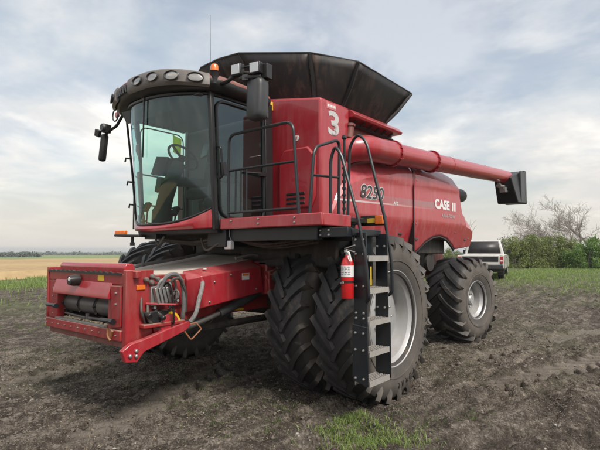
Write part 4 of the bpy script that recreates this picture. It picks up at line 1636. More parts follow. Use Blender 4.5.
b.build('gauge_cluster', 'black', column, bevel=0.012)
b = MB()
b.tube([(-0.30, -1.55, 2.05), (-0.30, -1.53, 2.30)], 0.012, 6)
b.obox((-0.30, -1.54, 2.32), (0.09, 0.05, 0.12), (-0.5, 0, 0))
b.tube([(0.22, -1.50, 2.05), (0.22, -1.47, 2.22)], 0.012, 6)
b.obox((0.22, -1.48, 2.24), (0.09, 0.05, 0.12), (-0.5, 0, 0))
b.build('pedal', 'black', column, bevel=0.008)
b = MB()
b.obox((-0.55, -1.05, 2.95), (0.30, 0.05, 0.22), (-0.2, 0, 0.5))
b.tube([(-0.5, -0.9, 2.75), (-0.53, -1.02, 2.93)], 0.02, 6)
b.build('cab_display', 'black', combine, bevel=0.012)
b = MB()
b.box(0.45, 0.80, -1.25, -0.70, 2.05, 2.42)
b.box(0.40, 0.62, -1.15, -0.75, 2.42, 2.62)
b.build('side_console', 'cabin', combine, bevel=0.05, seg=3)
b = MB()
b.tube([(0.30, -0.95, 2.74), (0.31, -1.02, 2.90)], 0.022, 8)
b.tube([(0.31, -1.02, 2.88), (0.31, -1.03, 2.96)], [0.03, 0.036], 10)
b.build('control_lever', 'black', seat)
b = MB()
b.obox((0.44, -1.18, 3.02), (0.26, 0.035, 0.19), (-0.25, 0, -0.35))
b.tube([(0.50, -0.95, 2.60), (0.45, -1.15, 2.95)], 0.016, 6)
b.build('armrest_display', 'black', combine, bevel=0.01)
b = MB()
for k in range(4):
    b.tube(spline([(0.62, -1.30 + 0.03 * k, 2.06), (0.55, -1.35, 2.22 + 0.04 * k), (0.45, -1.28, 2.35), (0.42, -1.1, 2.45)], 5), 0.010, 5)
b.build('cab_cables', 'hose_black', combine)['kind'] = 'stuff'
b = MB()
b.box(0.52, 0.72, -1.30, -1.22, 2.12, 2.20)
b.build('cab_note', 'yellow', combine, bevel=0.01)

# cab roof
RW = 1.04


def roof_ring(sc, z, crown, n=40, dy=0.0):
    pts = []
    for k in range(n + 1):
        t = -1 + 2 * k / n
        s_ = math.copysign(abs(math.sin(t * PI / 2)) ** 0.85, t)
        x = RW * s_
        y = -1.40 - 0.50 * max(0.0, 1 - abs(s_) ** 3.0) ** 0.8
        pts.append((x, y))
    pts += [(RW * 0.96, -0.95), (RW * 0.90, -0.55), (-RW * 0.90, -0.55), (-RW * 0.96, -0.95)]
    cxy = (0, -1.0)
    return [(cxy[0] + (x - cxy[0]) * sc, cxy[1] + (y - cxy[1]) * sc + dy, z + crown * (1 - (x * sc / 1.1) ** 2)) for x, y in pts]


r_top = MB()
r_top.loft([roof_ring(1.01, 3.695, 0.125), roof_ring(1.0, 3.722, 0.138), roof_ring(0.95, 3.745, 0.155), roof_ring(0.80, 3.76, 0.17), roof_ring(0.5, 3.775, 0.175), roof_ring(0.05, 3.78, 0.175)], True)
roof = r_top.build('cab_roof', 'red_dark', combine, angle=50)
r_low = MB()
r_low.loft([roof_ring(0.80, 3.61, 0.02), roof_ring(0.93, 3.58, 0.04), roof_ring(0.985, 3.60, 0.07), roof_ring(1.015, 3.66, 0.11), roof_ring(1.012, 3.693, 0.124)], True)
r_low.build('roof_fascia', 'black', roof, angle=50)


def roof_edge(t, sc, z, crown):
    s_ = math.copysign(abs(math.sin(t * PI / 2)) ** 0.85, t)
    x = RW * s_
    y = -1.40 - 0.50 * max(0.0, 1 - abs(s_) ** 3.0) ** 0.8
    return Vector((x * sc, -1.0 + (y + 1.0) * sc, z + crown * (1 - (x * sc / 1.1) ** 2)))


# grey lamp bezel across the front of the roof and the lamps in it
for (ta, tb) in ((-0.07, 0.70), (-0.52, -0.27)):
    bz = MB()
    rows = []
    for k in range(25):
        t = ta + (tb - ta) * k / 24
        rows.append([roof_edge(t, 1.010, 3.590, 0.085), roof_edge(t, 1.045, 3.612, 0.10), roof_edge(t, 1.035, 3.722, 0.132), roof_edge(t, 1.008, 3.742, 0.138), roof_edge(t, 0.97, 3.66, 0.11)])
    bz.loft(rows, True)
    bz.build('lamp_bezel', 'bezel', roof, angle=50)
for k in range(5):
    t = -0.10 - 0.035 * k
    MB().tube([roof_edge(t, 1.02, 3.62, 0.10), roof_edge(t - 0.02, 1.02, 3.70, 0.128)], 0.012, 6).build('vent_slat', 'grey', roof)
for t in (0.025, 0.175, 0.355, 0.565, -0.38):
    p = roof_edge(t, 1.046, 3.668, 0.115)
    q = roof_edge(t + 0.02, 1.046, 3.668, 0.115)
    tan = (q - p).normalized()
    nrm = Vector((tan.y, -tan.x, 0.12)).normalized()
    if nrm.y > 0:
        nrm = Vector((-tan.y, tan.x, 0.12)).normalized()
    upv = tan.cross(nrm).normalized()
    if upv.z < 0:
        upv = -upv
    m4 = Matrix((tan, upv, nrm)).transposed()
    for nm, prof, mat in (('work_light', [(0.0, 0.9), (0.012, 1.0), (0.02, 0.9), (0.008, 0.84), (-0.006, 0.84)], 'grey'),):
        rings = [[p + m4 @ Vector((0.100 * r * math.cos(a), 0.060 * r * math.sin(a), d)) for a in [2 * PI * j / 24 for j in range(24)]] for d, r in prof]
        lo_ = MB().loft(rings, True).build(nm, mat, roof)
    rings = [[p + m4 @ Vector((0.100 * r * math.cos(a), 0.060 * r * math.sin(a), d)) for a in [2 * PI * j / 24 for j in range(24)]] for d, r in ((0.004, 0.86), (0.010, 0.6), (0.013, 0.3), (0.014, 0.02))]
    MB().loft(rings, True).build('light_lens', 'lamp_dark', roof)
# headliner and sun visor seen through the glass
MB().box(-0.80, 0.80, -1.6, -0.48, 3.565, 3.580).build('headliner', 'cabin', roof)
b = MB()
b.obox((-0.1, -1.70, 3.50), (1.0, 0.02, 0.16), (0.5, 0, 0))
b.build('sun_visor', 'cabin', roof)
# wiper on the glass
b = MB()
b.tube([front_curve(0.1, 3.60, 0.03), front_curve(0.02, 3.2, 0.03), front_curve(-0.05, 2.9, 0.03)], 0.010, 6)
b.build('wiper', 'black', windshield)

# beacon and antenna
bx, by_, bz_ = 0.955, -1.50, 3.725
bc = MB().tube([(bx, by_, bz_ - 0.06), (bx, by_, bz_ + 0.07), (bx, by_, bz_ + 0.09)], [0.05, 0.05, 0.062], 18).build('beacon', 'black', combine)
MB().lathe([(bz_ + 0.09, 0.048), (bz_ + 0.15, 0.046), (bz_ + 0.172, 0.036), (bz_ + 0.18, 0.008)], (bx, by_, 0), 'z', 20).build('beacon_dome', 'orange', bc)
MB().tube([(0.40, -1.10, 3.85), (0.40, -1.10, 4.30), (0.39, -1.10, 4.82)], [0.005, 0.0035, 0.0025], 6).build('antenna', 'black', combine)


# mirrors
def mirror(side):
    s = side
    if s > 0:
        c = Vector((1.57, -1.42, 3.385))
        body = MB()
        rings = []
        for (y, k) in ((-0.075, 0.55), (-0.06, 0.86), (-0.02, 1.0), (0.05, 1.0), (0.06, 0.94)):
            ring = []
            for j in range(20):
                a = 2 * PI * j / 20
                cx_ = math.copysign(abs(math.cos(a)) ** 0.35, math.cos(a)) * 0.112 * (0.5 + 0.5 * k)
                cz_ = math.copysign(abs(math.sin(a)) ** 0.35, math.sin(a)) * 0.225 * (0.7 + 0.3 * k)
                ring.append((c.x + cx_ + 0.02 * cz_, c.y + y, c.z + cz_))
            rings.append(ring)
        mo = body.loft(rings).build('mirror', 'grey', combine, angle=45)
        MB().box(c.x - 0.10, c.x + 0.10, c.y + 0.060, c.y + 0.066, c.z - 0.20, c.z + 0.20).build('mirror_glass', 'steel', mo)
        hd = MB()
        hd.tube(fillet([(0.97, -1.44, 3.68), (1.12, -1.47, 3.66), (1.32, -1.46, 3.72), (1.57, -1.43, 3.67), (1.57, -1.42, 3.57)], 0.05), 0.024, 8)
        hd.tube([(1.10, -1.46, 3.66), (1.30, -1.46, 3.78), (1.62, -1.43, 3.76)], 0.014, 6)
        hd.obox((1.60, -1.38, 3.68), (0.21, 0.10, 0.16), (0, 0, 0.1))
        hd.build('mirror_arm', 'black', mo, bevel=0.01)
        for (lx, ly, lz, a) in ((1.345, -1.50, 3.735, 0.15), (1.60, -1.47, 3.705, 0.2)):
            l = MB()
            l.obox((lx, ly, lz), (0.135, 0.08, 0.13), (0.05, 0, a))
            lo2 = l.build('work_light', 'black', mo, bevel=0.012)
            m_ = Matrix.Rotation(a, 3, 'Z')
            f = Vector((lx, ly, lz)) + m_ @ Vector((0, -0.042, 0))
            MB().obox(f, (0.108, 0.012, 0.104), (0.05, 0, a)).build('light_lens', 'lamp_glass', mo, bevel=0.004)
        k = MB()
        k.tube([(1.38, -1.50, 3.64), (1.50, -1.52, 3.62), (1.66, -1.46, 3.61)], 0.016, 6)
        k.obox((1.48, -1.50, 3.62), (0.07, 0.06, 0.06), (0, 0, 0.3))
        k.build('light_bracket', 'grey', mo)
    else:
        c = Vector((-1.40, -1.56, 3.24))
        mo = MB().obox(c, (0.10, 0.10, 0.40), (0, 0.12, 0.3)).build('mirror', 'black', combine, bevel=0.04, seg=3)
        a = MB()
        a.tube(fillet([(-1.0, -1.50, 3.66), (-1.12, -1.52, 3.52), (-1.30, -1.55, 3.46), (-1.37, -1.56, 3.40)], 0.05), 0.022, 8)
        a.obox((-1.31, -1.57, 3.50), (0.10, 0.09, 0.12), (0, 0.1, 0.2))
        a.obox((-1.49, -1.60, 3.46), (0.10, 0.05, 0.10), (0.2, 0.4, 0.2))
        a.tube([(-1.46, -1.58, 3.42), (-1.36, -1.56, 3.36)], 0.014, 6)
        a.build('mirror_arm', 'black', mo, bevel=0.012)
        MB().lathe([(-0.03, 0.05), (0.0, 0.06), (0.03, 0.03)], (-1.30, -1.62, 3.51), 'y', 14).build('round_lamp', 'grey', mo)
        MB().lathe([(-0.02, 0.03), (0.0, 0.045), (0.02, 0.03)], (-1.06, -1.55, 3.66), 'y', 14).build('clearance_lamp', 'pale_red', mo)
        r_ = MB()
        cc = Vector((-1.09, -1.56, 3.66))
        r_.tube([cc + Vector((0.07 * math.cos(2 * PI * j / 18), 0, 0.085 * math.sin(2 * PI * j / 18))) for j in range(19)], 0.010, 6)
        r_.build('lamp_guard', 'black', mo)
    return mo


mirror(1)
mirror(-1)
# tall grab rail beside the far corner of the windshield
b = MB()
b.tube([(-0.97, -1.47, 3.70), (-0.95, -1.37, 2.9), (-0.93, -1.29, 2.10)], 0.016, 8)
for z in (3.05, 2.72, 2.4):
    yy = -1.29 - 0.18 * (z - 2.1) / 1.6
    b.tube([(-0.95, yy, z), (-1.02, yy - 0.03, z + 0.01), (-1.02, yy - 0.04, z - 0.04)], 0.014, 6)
b.build('far_grab_rail', 'black', combine)
b = MB()
b.tube([(-1.0, -1.30, 2.86), (-1.0, -0.45, 2.84)], 0.012, 6)
b.tube([(-1.0, -1.28, 2.42), (-1.0, -0.45, 2.40)], 0.012, 6)
b.tube([(-1.0, -1.30, 2.06), (-1.0, -1.30, 2.86)], 0.012, 6)
b.tube([(-1.0, -0.45, 2.06), (-1.0, -0.45, 2.84)], 0.012, 6)
b.build('far_handrail', 'black_steel', combine)
mp_ = MB().obox((-0.40, -1.70, 1.945), (0.40, 0.18, 0.03), (0, 0.02, 0.3)).build('marker_bracket', 'black', combine, bevel=0.01)
MB().obox((-0.52, -1.77, 1.985), (0.17, 0.05, 0.05), (0, 0, 0.3)).build('orange_marker_lamp', 'orange', mp_, bevel=0.01)
b = MB()
b.tube([(-0.40, -1.68, 1.95), (-0.40, -1.68, 1.86)], 0.02, 8)
b.tube([(-0.40, -1.68, 1.86), (-0.40, -1.68, 1.82)], 0.03, 8)
b.box(-0.25, 0.0, -1.60, -1.45, 1.90, 1.98)
b.build_each('marker_plug', 'black', mp_)

# ---- feeder house
feeder = MB()
feeder.prism([(-2.30, 1.392), (-0.25, 1.702), (-0.25, 1.66), (-2.30, 1.35)], 'x', -0.66, 0.66)
fo = feeder.build('feeder_house', 'deck_dust', combine, bevel=0.006)
b = MB()
for s in (-1, 1):
    b.prism([(-2.32, 0.97), (-0.25, 1.00), (-0.10, 1.15), (-0.10, 1.70), (-0.25, 1.70), (-2.32, 1.385)], 'x', s * 0.66, s * 0.71)
b.build_each('side_plate', 'red_dusty', fo, bevel=0.006)
b = MB()
b.prism([(-2.32, 0.97), (-0.25, 1.00), (-0.25, 1.03), (-2.32, 1.00)], 'x', -0.66, 0.66)
b.box(-0.66, 0.66, -1.3, -1.27, 1.0, 1.50)
b.build('feeder_floor', 'under', fo)
# front frame
YF = -2.50
fr = MB()
fr.prism([(YF, 1.41), (YF, 1.515), (YF + 0.10, 1.515), (YF + 0.10, 1.41)], 'x', -0.86, 0.80)
fr.prism([(YF - 0.03, 0.86), (YF - 0.03, 0.965), (YF + 0.10, 0.965), (YF + 0.10, 0.86)], 'x', -0.86, 0.797)
fr.box(-0.86, -0.64, YF + 0.004, YF + 0.096, 0.965, 1.41)
fr.box(0.50, 0.80, YF + 0.004, YF + 0.096, 0.965, 1.41)
frame = fr.build('header_frame', 'red_dusty', combine, bevel=0.008)
b = MB()
b.prism([(YF - 0.002, 1.425), (YF - 0.045, 1.305), (YF - 0.045, 1.262), (YF + 0.02, 1.262), (YF + 0.02, 1.425)], 'x', -0.66, 0.58)
b.build('opening_hood', 'red', frame, bevel=0.005)
b = MB()
nT = 46
tp_ = [(-0.86 + 1.62 * k / nT, 1.530 + 0.010 * math.sin(k * 1.9) + 0.006 * math.sin(k * 4.1)) for k in range(nT + 1)]
b.prism([(-0.86, 1.505)] + [(0.76, 1.505)] + tp_[::-1], 'y', YF - 0.012, YF + 0.012)
b.build('rubber_strip', 'black', frame)
b = MB()
b.prism([(YF + 0.06, 1.50), (YF + 0.05, 1.585), (YF + 0.075, 1.622), (YF + 0.15, 1.622), (YF + 0.175, 1.58), (YF + 0.175, 1.50)], 'x', -0.70, 0.72)
b.build('frame_cap', 'red', frame, bevel=0.012)
b = MB()
b.box(0.80, 0.86, YF - 0.01, YF + 0.30, 0.80, 1.56)
b.box(0.72, 0.92, YF + 0.06, YF + 0.12, 1.48, 1.55)
b.box(-0.90, -0.86, YF - 0.01, YF + 0.25, 0.88, 1.56)
b.build_each('frame_cheek', 'red_dusty', frame, bevel=0.008)
b = MB()
b.prism([(0.58, 1.40), (0.78, 1.40), (0.78, 1.0), (0.64, 0.98)], 'y', YF - 0.02, YF + 0.002)
b.build('corner_plate', 'red_dusty', frame, bevel=0.006)
kn = MB()
kn.lathe([(YF - 0.12, 0.02), (YF - 0.12, 0.05), (YF - 0.07, 0.062), (YF - 0.01, 0.062)], (-0.10, 0, 1.43), 'y', 18)
ko = kn.build('centre_socket', 'black', frame)
MB().lathe([(YF - 0.128, 0.003), (YF - 0.128, 0.022), (YF - 0.118, 0.022)], (-0.085, 0, 1.445), 'y', 12).build('socket_disc', 'white', ko)
# tunnel and conveyor drum behind the opening
b = MB()
b.box(-0.655, 0.655, -2.0, -1.96, 1.005, 1.40)
b.box(-0.655, -0.645, YF + 0.1, -2.0, 1.005, 1.36)
b.box(0.50, 0.655, YF + 0.1, -2.0, 1.005, 1.36)
b.build('feeder_tunnel', 'under', fo)
dr = MB()
x = -0.60
for k in range(3):
    dr.lathe([(x, 0.05), (x + 0.005, 0.105), (x + 0.31, 0.105), (x + 0.315, 0.05)], (0, YF + 0.17, 1.145), 'x', 24)
    x += 0.365
drum = dr.build('feeder_drum', 'drum', fo)
for k in range(4):
    b = MB()
    xx = -0.625 + 0.365 * k
    b.lathe([(xx - 0.012, 0.03), (xx - 0.012, 0.10), (xx + 0.012, 0.10), (xx + 0.012, 0.03)], (0, YF + 0.17, 1.145), 'x', 16)
    for j in range(8):
        a = 2 * PI * j / 8
        b.tube([(xx, YF + 0.17 + 0.10 * math.cos(a), 1.145 + 0.10 * math.sin(a)), (xx, YF + 0.17 + 0.125 * math.cos(a), 1.145 + 0.125 * math.sin(a))], 0.014, 5)
    b.build('chain_sprocket', 'under', drum)
b = MB()
b.tube([(-0.55, YF + 0.06, 1.03), (-0.05, YF + 0.05, 1.015)], 0.012, 6)
b.tube([(0.02, YF + 0.05, 1.02), (0.50, YF + 0.06, 1.03)], 0.014, 6)
b.tube([(-0.02, YF + 0.06, 0.98), (-0.02, YF + 0.06, 1.06)], 0.025, 8)
b.build('feeder_slat', 'drum', fo)
b = MB()
b.box(-0.62, 0.48, YF - 0.025, YF + 0.08, 0.968, 0.985)
b.build('lip_plate', 'steel', frame)
for (x0, z0) in ((0.46, 1.05), (-0.78, 1.12)):
    l = MB()
    l.tube([(x0, YF - 0.05, z0), (x0 + 0.22, YF - 0.05, z0 + 0.005)], 0.022, 8)
    l.tube([(x0 + 0.20, YF - 0.05, z0), (x0 + 0.245, YF - 0.05, z0)], 0.030, 8)
    l.build('latch_pin', 'black_steel', frame)
b = MB()
b.tube([(0.60, YF - 0.05, 0.98), (0.62, YF - 0.055, 0.90), (0.66, YF - 0.05, 0.86)], 0.012, 6)
b.obox((0.64, YF - 0.045, 0.93), (0.07, 0.02, 0.09), (0, 0.5, 0))
b.build('hook', 'rust', frame)
bolts(frame, [(0.70, YF - 0.02, z) for z in (1.22, 1.33)] + [(0.66, YF, 1.2)])
MB().box(0.862, 0.872, YF + 0.10, YF + 0.20, 1.36, 1.41).build('orange_reflector', 'orange', frame, bevel=0.003)
# bent shield on the near side of the feeder house
sh = MB()
sh.add([(0.93, -1.63, 1.47), (0.93, -0.70, 1.555), (0.93, -0.64, 1.24), (0.93, -1.60, 1.12),
        (0.71, -1.73, 1.525), (0.71, -0.70, 1.635), (0.71, -0.64, 1.16), (0.71, -1.70, 1.05),
        (0.83, -1.76, 1.43), (0.80, -1.74, 1.20)],
       [(0, 1, 2, 3), (0, 4, 5, 1), (1, 5, 6, 2), (3, 2, 6, 7), (0, 8, 4), (0, 3, 9, 8), (3, 7, 9), (4, 8, 9, 7), (4, 7, 6, 5)])
sho = sh.build('chain_shield', 'red', combine, bevel=0.008)
MB().lathe([(0.0, 0.002), (0.0, 0.022), (-0.012, 0.022)], (0, 0, 0), 'z', 12).build('shield_sticker', 'white', sho).location = (0.82, -1.50, 1.555)
bolts(sho, [(0.93, -1.52, 1.18), (0.93, -1.45, 1.40), (0.93, -0.78, 1.28), (0.93, -1.2, 1.47)], R(90))
# hydraulic gear at the near front corner
b = MB()
b.box(0.86, 0.95, -2.36, -1.86, 0.98, 1.02)
b.box(0.72, 0.80, -2.30, -1.75, 1.05, 1.50)
b.box(0.74, 0.84, -1.98, -1.78, 1.16, 1.44)
b.build('coupler_mount', 'red_dusty', combine, bevel=0.01)
cb = MB()
for k in range(4):
    cb.obox((0.93, -2.21 + 0.045 * k, 1.295), (0.05, 0.032, 0.17), (0.25, 0, 0))
cb.box(0.84, 0.90, -2.25, -2.03, 1.19, 1.39)
co = cb.build('hydraulic_coupler', 'steel', combine, bevel=0.006)
b = MB()
b.tube([(0.88, -2.30, 1.22), (1.03, -2.05, 1.20)], 0.012, 6)
b.build('coupler_lever', 'red', co)
for (yy, zz) in ((-2.30, 1.46), (-2.23, 1.49), (-2.17, 1.46), (-2.24, 1.43)):
    MB().lathe([(0.85, 0.018), (0.87, 0.026), (0.895, 0.026), (0.91, 0.016), (0.912, 0.004)], (0, yy, zz), 'x', 14).build('hose_cap', 'bezel', co)
hs = []
hs.append(([(0.92, -2.16, 1.38), (0.95, -2.10, 1.49), (0.95, -1.98, 1.50), (0.94, -1.90, 1.40), (0.93, -1.87, 1.20), (0.90, -1.86, 1.05), (0.84, -1.82, 0.98)], 0.023, 'hose'))
hs.append(([(0.93, -2.10, 1.38), (0.97, -2.02, 1.46), (0.97, -1.93, 1.43), (0.95, -1.86, 1.28), (0.92, -1.84, 1.10)], 0.016, 'hose_black'))
hs.append(([(0.92, -2.20, 1.37), (0.94, -2.16, 1.45), (0.93, -2.04, 1.47), (0.9, -1.96, 1.4), (0.88, -1.93, 1.2)], 0.014, 'steel'))
hs.append(([(0.90, -1.60, 1.42), (0.95, -1.64, 1.36), (0.97, -1.70, 1.22), (0.97, -1.74, 1.08), (0.93, -1.78, 0.99)], 0.024, 'sleeve'))
hs.append(([(0.88, -2.28, 1.20), (0.93, -2.30, 1.08), (0.92, -2.22, 0.98), (0.90, -2.12, 0.95)], 0.016, 'hose_black'))
hs.append(([(0.86, -2.2, 1.16), (0.92, -2.16, 1.10), (0.90, -2.05, 1.04), (0.88, -1.95, 1.12)], 0.016, 'hose_black'))
hs.append(([(0.84, -2.33, 1.30), (0.90, -2.36, 1.15), (0.88, -2.30, 1.02)], 0.013, 'hose_black'))
for pts, r, mt in hs:
    MB().tube(spline(pts, 7), r, 8).build('hydraulic_hose', mt, co)
b = MB()
b.box(0.80, 0.92, -2.28, -2.02, 1.02, 1.14)
b.tube([(0.86, -2.31, 1.12), (0.97, -2.30, 1.10)], 0.03, 8)
b.tube([(0.86, -2.16, 1.08), (0.99, -2.15, 1.07)], 0.025, 8)
b.build('valve_block', 'black', co, bevel=0.01)
# red drive disc with yellow sticker and the locking arm below it
dd = MB().lathe([(0.80, 0.02), (0.80, 0.155), (0.87, 0.165), (0.90, 0.13), (0.93, 0.11), (0.94, 0.03)], (0, -2.04, 0.985), 'x', 28).build('drive_disc', 'red', combine)
y_ = MB()
seg = [(0.10 * math.cos(a), 0.10 * math.sin(a)) for a in np.linspace(0.2, 1.7, 9)]
seg2 = [(0.135 * math.cos(a), 0.135 * math.sin(a)) for a in np.linspace(1.7, 0.2, 9)]
y_.prism([(-2.04 + p[0], 0.985 + p[1]) for p in seg + seg2], 'x', 0.905, 0.925)
y_.build('yellow_sticker', 'yellow', dd)
arm = MB()
arm.prism([(-2.60, 0.80), (-2.56, 0.685), (-2.44, 0.67), (-2.36, 0.76), (-1.86, 0.905), (-1.80, 0.96), (-1.82, 1.0), (-2.02, 0.965), (-2.40, 0.875), (-2.50, 0.86)], 'x', 0.90, 0.965)
ao = arm.build('locking_arm', 'red', combine, bevel=0.008)
bolts(ao, [(0.966, -2.52, 0.745), (0.966, -2.455, 0.735), (0.966, -2.455, 0.785)], R(90), 1.5)
MB().tube(fillet([(0.95, -1.90, 0.93), (0.97, -1.80, 0.80), (0.97, -1.66, 0.90), (0.95, -1.72, 0.97), (0.95, -1.86, 0.96)], 0.02), 0.008, 6).build('pull_handle', 'rust', ao)
b = MB()
b.prism([(-2.5, 0.86), (-2.5, 0.80), (-1.9, 0.86), (-1.9, 0.95)], 'x', -0.80, 0.80)
b.build('frame_underside', 'red_dark', frame)
# lift cylinders and rods beneath
for s in (-1, 1):
    c = MB()
    c.tube([(s * 0.78, -1.25, 1.01), (s * 0.80, -0.45, 1.26)], 0.055, 14)
    cyl = c.build('lift_cylinder', 'grey', combine)
    MB().tube([(s * 0.77, -1.85, 0.86), (s * 0.78, -1.22, 1.02)], 0.032, 12).build('cylinder_rod', 'drum', cyl)
    MB().tube([(s * 0.62, -1.75, 0.83), (s * 0.62, 0.0, 0.86)], 0.045, 10).build('lower_link', 'under', cyl)
MB().tube(fillet([(0.70, -1.30, 0.955), (0.72, -0.95, 1.03), (0.72, -0.80, 1.02)], 0.05), 0.016, 8).build('safety_stop', 'yellow', combine)
b = MB()
b.box(0.72, 0.96, -0.62, -0.30, 1.20, 1.62)
b.obox((0.95, -0.50, 1.42), (0.10, 0.22, 0.20), (0.2, 0.1, 0))
b.prism([(-0.60, 1.22), (-0.40, 1.14), (-0.30, 1.30), (-0.35, 1.45), (-0.62, 1.40)], 'x', 0.93, 1.0)
gb = b.build('feeder_gearbox', 'red_dusty', combine, bevel=0.02)
MB().obox((1.0, -0.42, 1.56), (0.03, 0.12, 0.10), (0.3, 0, 0)).build('tan_plate', 'deck_dust', gb, bevel=0.01)
b = MB()
b.tube(spline([(1.0, -0.60, 1.46), (1.03, -0.48, 1.42), (1.02, -0.38, 1.40)], 4), 0.012, 6)
b.tube(spline([(0.74, -0.95, 1.66), (0.80, -0.72, 1.70), (0.86, -0.58, 1.66)], 4), 0.020, 6)
b.build_each('steel_pipe', 'steel', gb)
# hoses lying on top of the feeder house
for k, (x0, dz) in enumerate(((-0.45, 0.0),)):
    pts = [(x0 + 0.10, -2.10, 1.47 + dz), (x0 + 0.06, -1.9, 1.50 + dz), (x0, -1.6 - 0.05 * k, 1.56 + dz), (x0 + 0.02, -1.2, 1.61 + dz), (x0 + 0.06, -0.8, 1.67 + dz * 2), (x0 + 0.1, -0.5, 1.74)]
    MB().tube(spline(pts, 6), 0.021, 8).build('top_hose', 'hose_black' if k else 'hose', combine)
MB().box(0.931, 0.934, -1.02, -0.90, 1.40, 1.48).build('warning_sticker', 'white', sho)
MB().box(0.9345, 0.936, -1.01, -0.91, 1.45, 1.475).build('sticker_band', 'orange', sho)
MB().box(0.30, 0.42, YF - 0.004, YF - 0.001, 1.44, 1.50).build('warning_sticker', 'yellow', frame)
rr_ = random.Random(9)
for k in range(9):
    y0, z0 = rr_.uniform(-2.32, -1.95), rr_.uniform(1.15, 1.45)
    y1, z1 = rr_.uniform(-2.05, -1.72), rr_.uniform(0.98, 1.38)
    xm = rr_.uniform(0.84, 0.98)
    MB().tube(spline([(0.80, y0, z0), (xm, y0 * 0.7 + y1 * 0.3, z0 + rr_.uniform(-0.10, 0.08)), (xm, y0 * 0.3 + y1 * 0.7, z1 + rr_.uniform(-0.10, 0.05)), (0.80, y1, z1)], 6), rr_.choice((0.007, 0.009, 0.013)), 6).build('thin_cable', rr_.choice(('hose_black', 'hose_black', 'hose', 'black')), co)
for k in range(7):
    MB().tube([(0.845 + 0.01 * k % 3, -2.28 + 0.07 * k, 1.12 + 0.05 * (k % 3)), (0.91, -2.28 + 0.07 * k, 1.125 + 0.05 * (k % 3))], 0.016, 6).build('hose_fitting', 'steel' if k % 2 else 'drum', co)
for k in range(14):
    xx = -0.50 + 0.075 * k
    MB().obox((xx, YF + 0.03 + 0.02 * rr_.random(), 0.995), (0.07, 0.02, 0.012), (rr_.uniform(-.3, .3), rr_.uniform(-.3, .3), rr_.uniform(-1, 1))).build('straw_scrap', 'straw', fo)
# bolt heads round the front frame and along the side plates
bolts(frame, [(-0.83 + 0.155 * k, YF - 0.0305, 0.915) for k in range(11)] + [(-0.75, YF + 0.004, 1.02 + 0.1 * k) for k in range(4)], 0, 0.7)
bolts(fo, [(0.712, -2.15 + 0.30 * k, 1.07 + 0.01 * k) for k in range(6)], R(90), 0.8)
# straw-dusted skirt between feeder and body
b = MB()
b.box(-0.45, 0.80, -0.24, -0.16, 1.0, 1.90)
b.build('front_bulkhead', 'under', combine, bevel=0.02)

# ================================================================== fire extinguisher on the ladder
ex = empty('fire_extinguisher', (2.555, -1.163, 1.285), 0, 'red fire extinguisher with white label strapped to the ladder', 'extinguisher')
MB().lathe([(0.0, 0.045), (0.008, 0.060), (0.012, 0.062), (0.345, 0.062), (0.385, 0.050), (0.405, 0.030), (0.425, 0.024)], (0, 0, 0), 'z', 28).build('cylinder', 'ext_red', ex)
MB().lathe([(0.215, 0.0615), (0.215, 0.0632), (0.325, 0.0632), (0.325, 0.0615)], (0, 0, 0), 'z', 28, True).build('label_sheet', 'white', ex)
b = MB()
for k in range(5):
    for j in range(5):
        a = R(-165 + 30 * j + 4 * (k % 2))
        z = 0.235 + 0.018 * k
        w = 0.16
        b.add([(0.0638 * math.cos(a - w), 0.0638 * math.sin(a - w), z), (0.0638 * math.cos(a + w), 0.0638 * math.sin(a + w), z), (0.0638 * math.cos(a + w), 0.0638 * math.sin(a + w), z + 0.006), (0.0638 * math.cos(a - w), 0.0638 * math.sin(a - w), z + 0.006)], [(0, 1, 2, 3)])
b.build('label_print', 'black_decal', ex)['kind'] = 'stuff'
b = MB()
b.lathe([(0.160, 0.0615), (0.160, 0.066), (0.178, 0.066), (0.178, 0.0615)], (0, 0, 0), 'z', 28, True)
b.box(-0.02, 0.02, 0.055, 0.082, 0.12, 0.21)
b.build('strap', 'black', ex)
MB().obox((-0.02, -0.068, 0.158), (0.05, 0.012, 0.022), (0, -0.2, -0.3)).build('strap_buckle', 'steel', ex, bevel=0.003)
b = MB()
b.tube([(0, 0, 0.42), (0, 0, 0.475)], 0.020, 12)
b.obox((0.0, -0.01, 0.465), (0.035, 0.05, 0.03), (0, 0, 0))
b.build('valve', 'steel', ex, bevel=0.004)
b = MB()
b.obox((0.035, -0.01, 0.505), (0.125, 0.018, 0.010), (0, -0.28, 0))
b.obox((0.045, -0.01, 0.468), (0.10, 0.018, 0.010), (0, 0.28, 0))
b.build('grip', 'steel', ex, bevel=0.003)
MB().tube(spline([(-0.01, -0.02, 0.46), (0.045, -0.045, 0.45), (0.062, -0.05, 0.41), (0.072, -0.045, 0.365)], 6), 0.010, 8).build('nozzle_hose', 'white', ex)

# ================================================================== pickup truck
TZ = float(height(-3.8, 21.2))
truck = empty('pickup_truck', (-3.90, 21.9, TZ), R(14.0), 'white crew cab pickup truck parked behind the harvester', 'pickup truck')
b = MB()
b.prism([(-2.75, 0.55), (-2.78, 1.12), (-0.72, 1.14), (-0.70, 0.48), (-1.22, 0.48), (-1.30, 0.75), (-1.55, 0.90), (-1.80, 0.90), (-2.05, 0.75), (-2.13, 0.50)], 'x', 0.93, 1.0)
b.prism([(-2.75, 0.55), (-2.78, 1.12), (-0.72, 1.14), (-0.70, 0.48), (-1.22, 0.48), (-1.30, 0.75), (-1.55, 0.90), (-1.80, 0.90), (-2.05, 0.75), (-2.13, 0.50)], 'x', -1.0, -0.93)
b.box(-0.93, 0.93, -0.76, -0.70, 0.55, 1.14)
b.build_each('bed_side', 'truck_white', truck, bevel=0.02)
b = MB()
b.box(-0.93, 0.93, -2.70, -0.78, 0.60, 0.66)
b.build('bed_floor', 'black', truck)
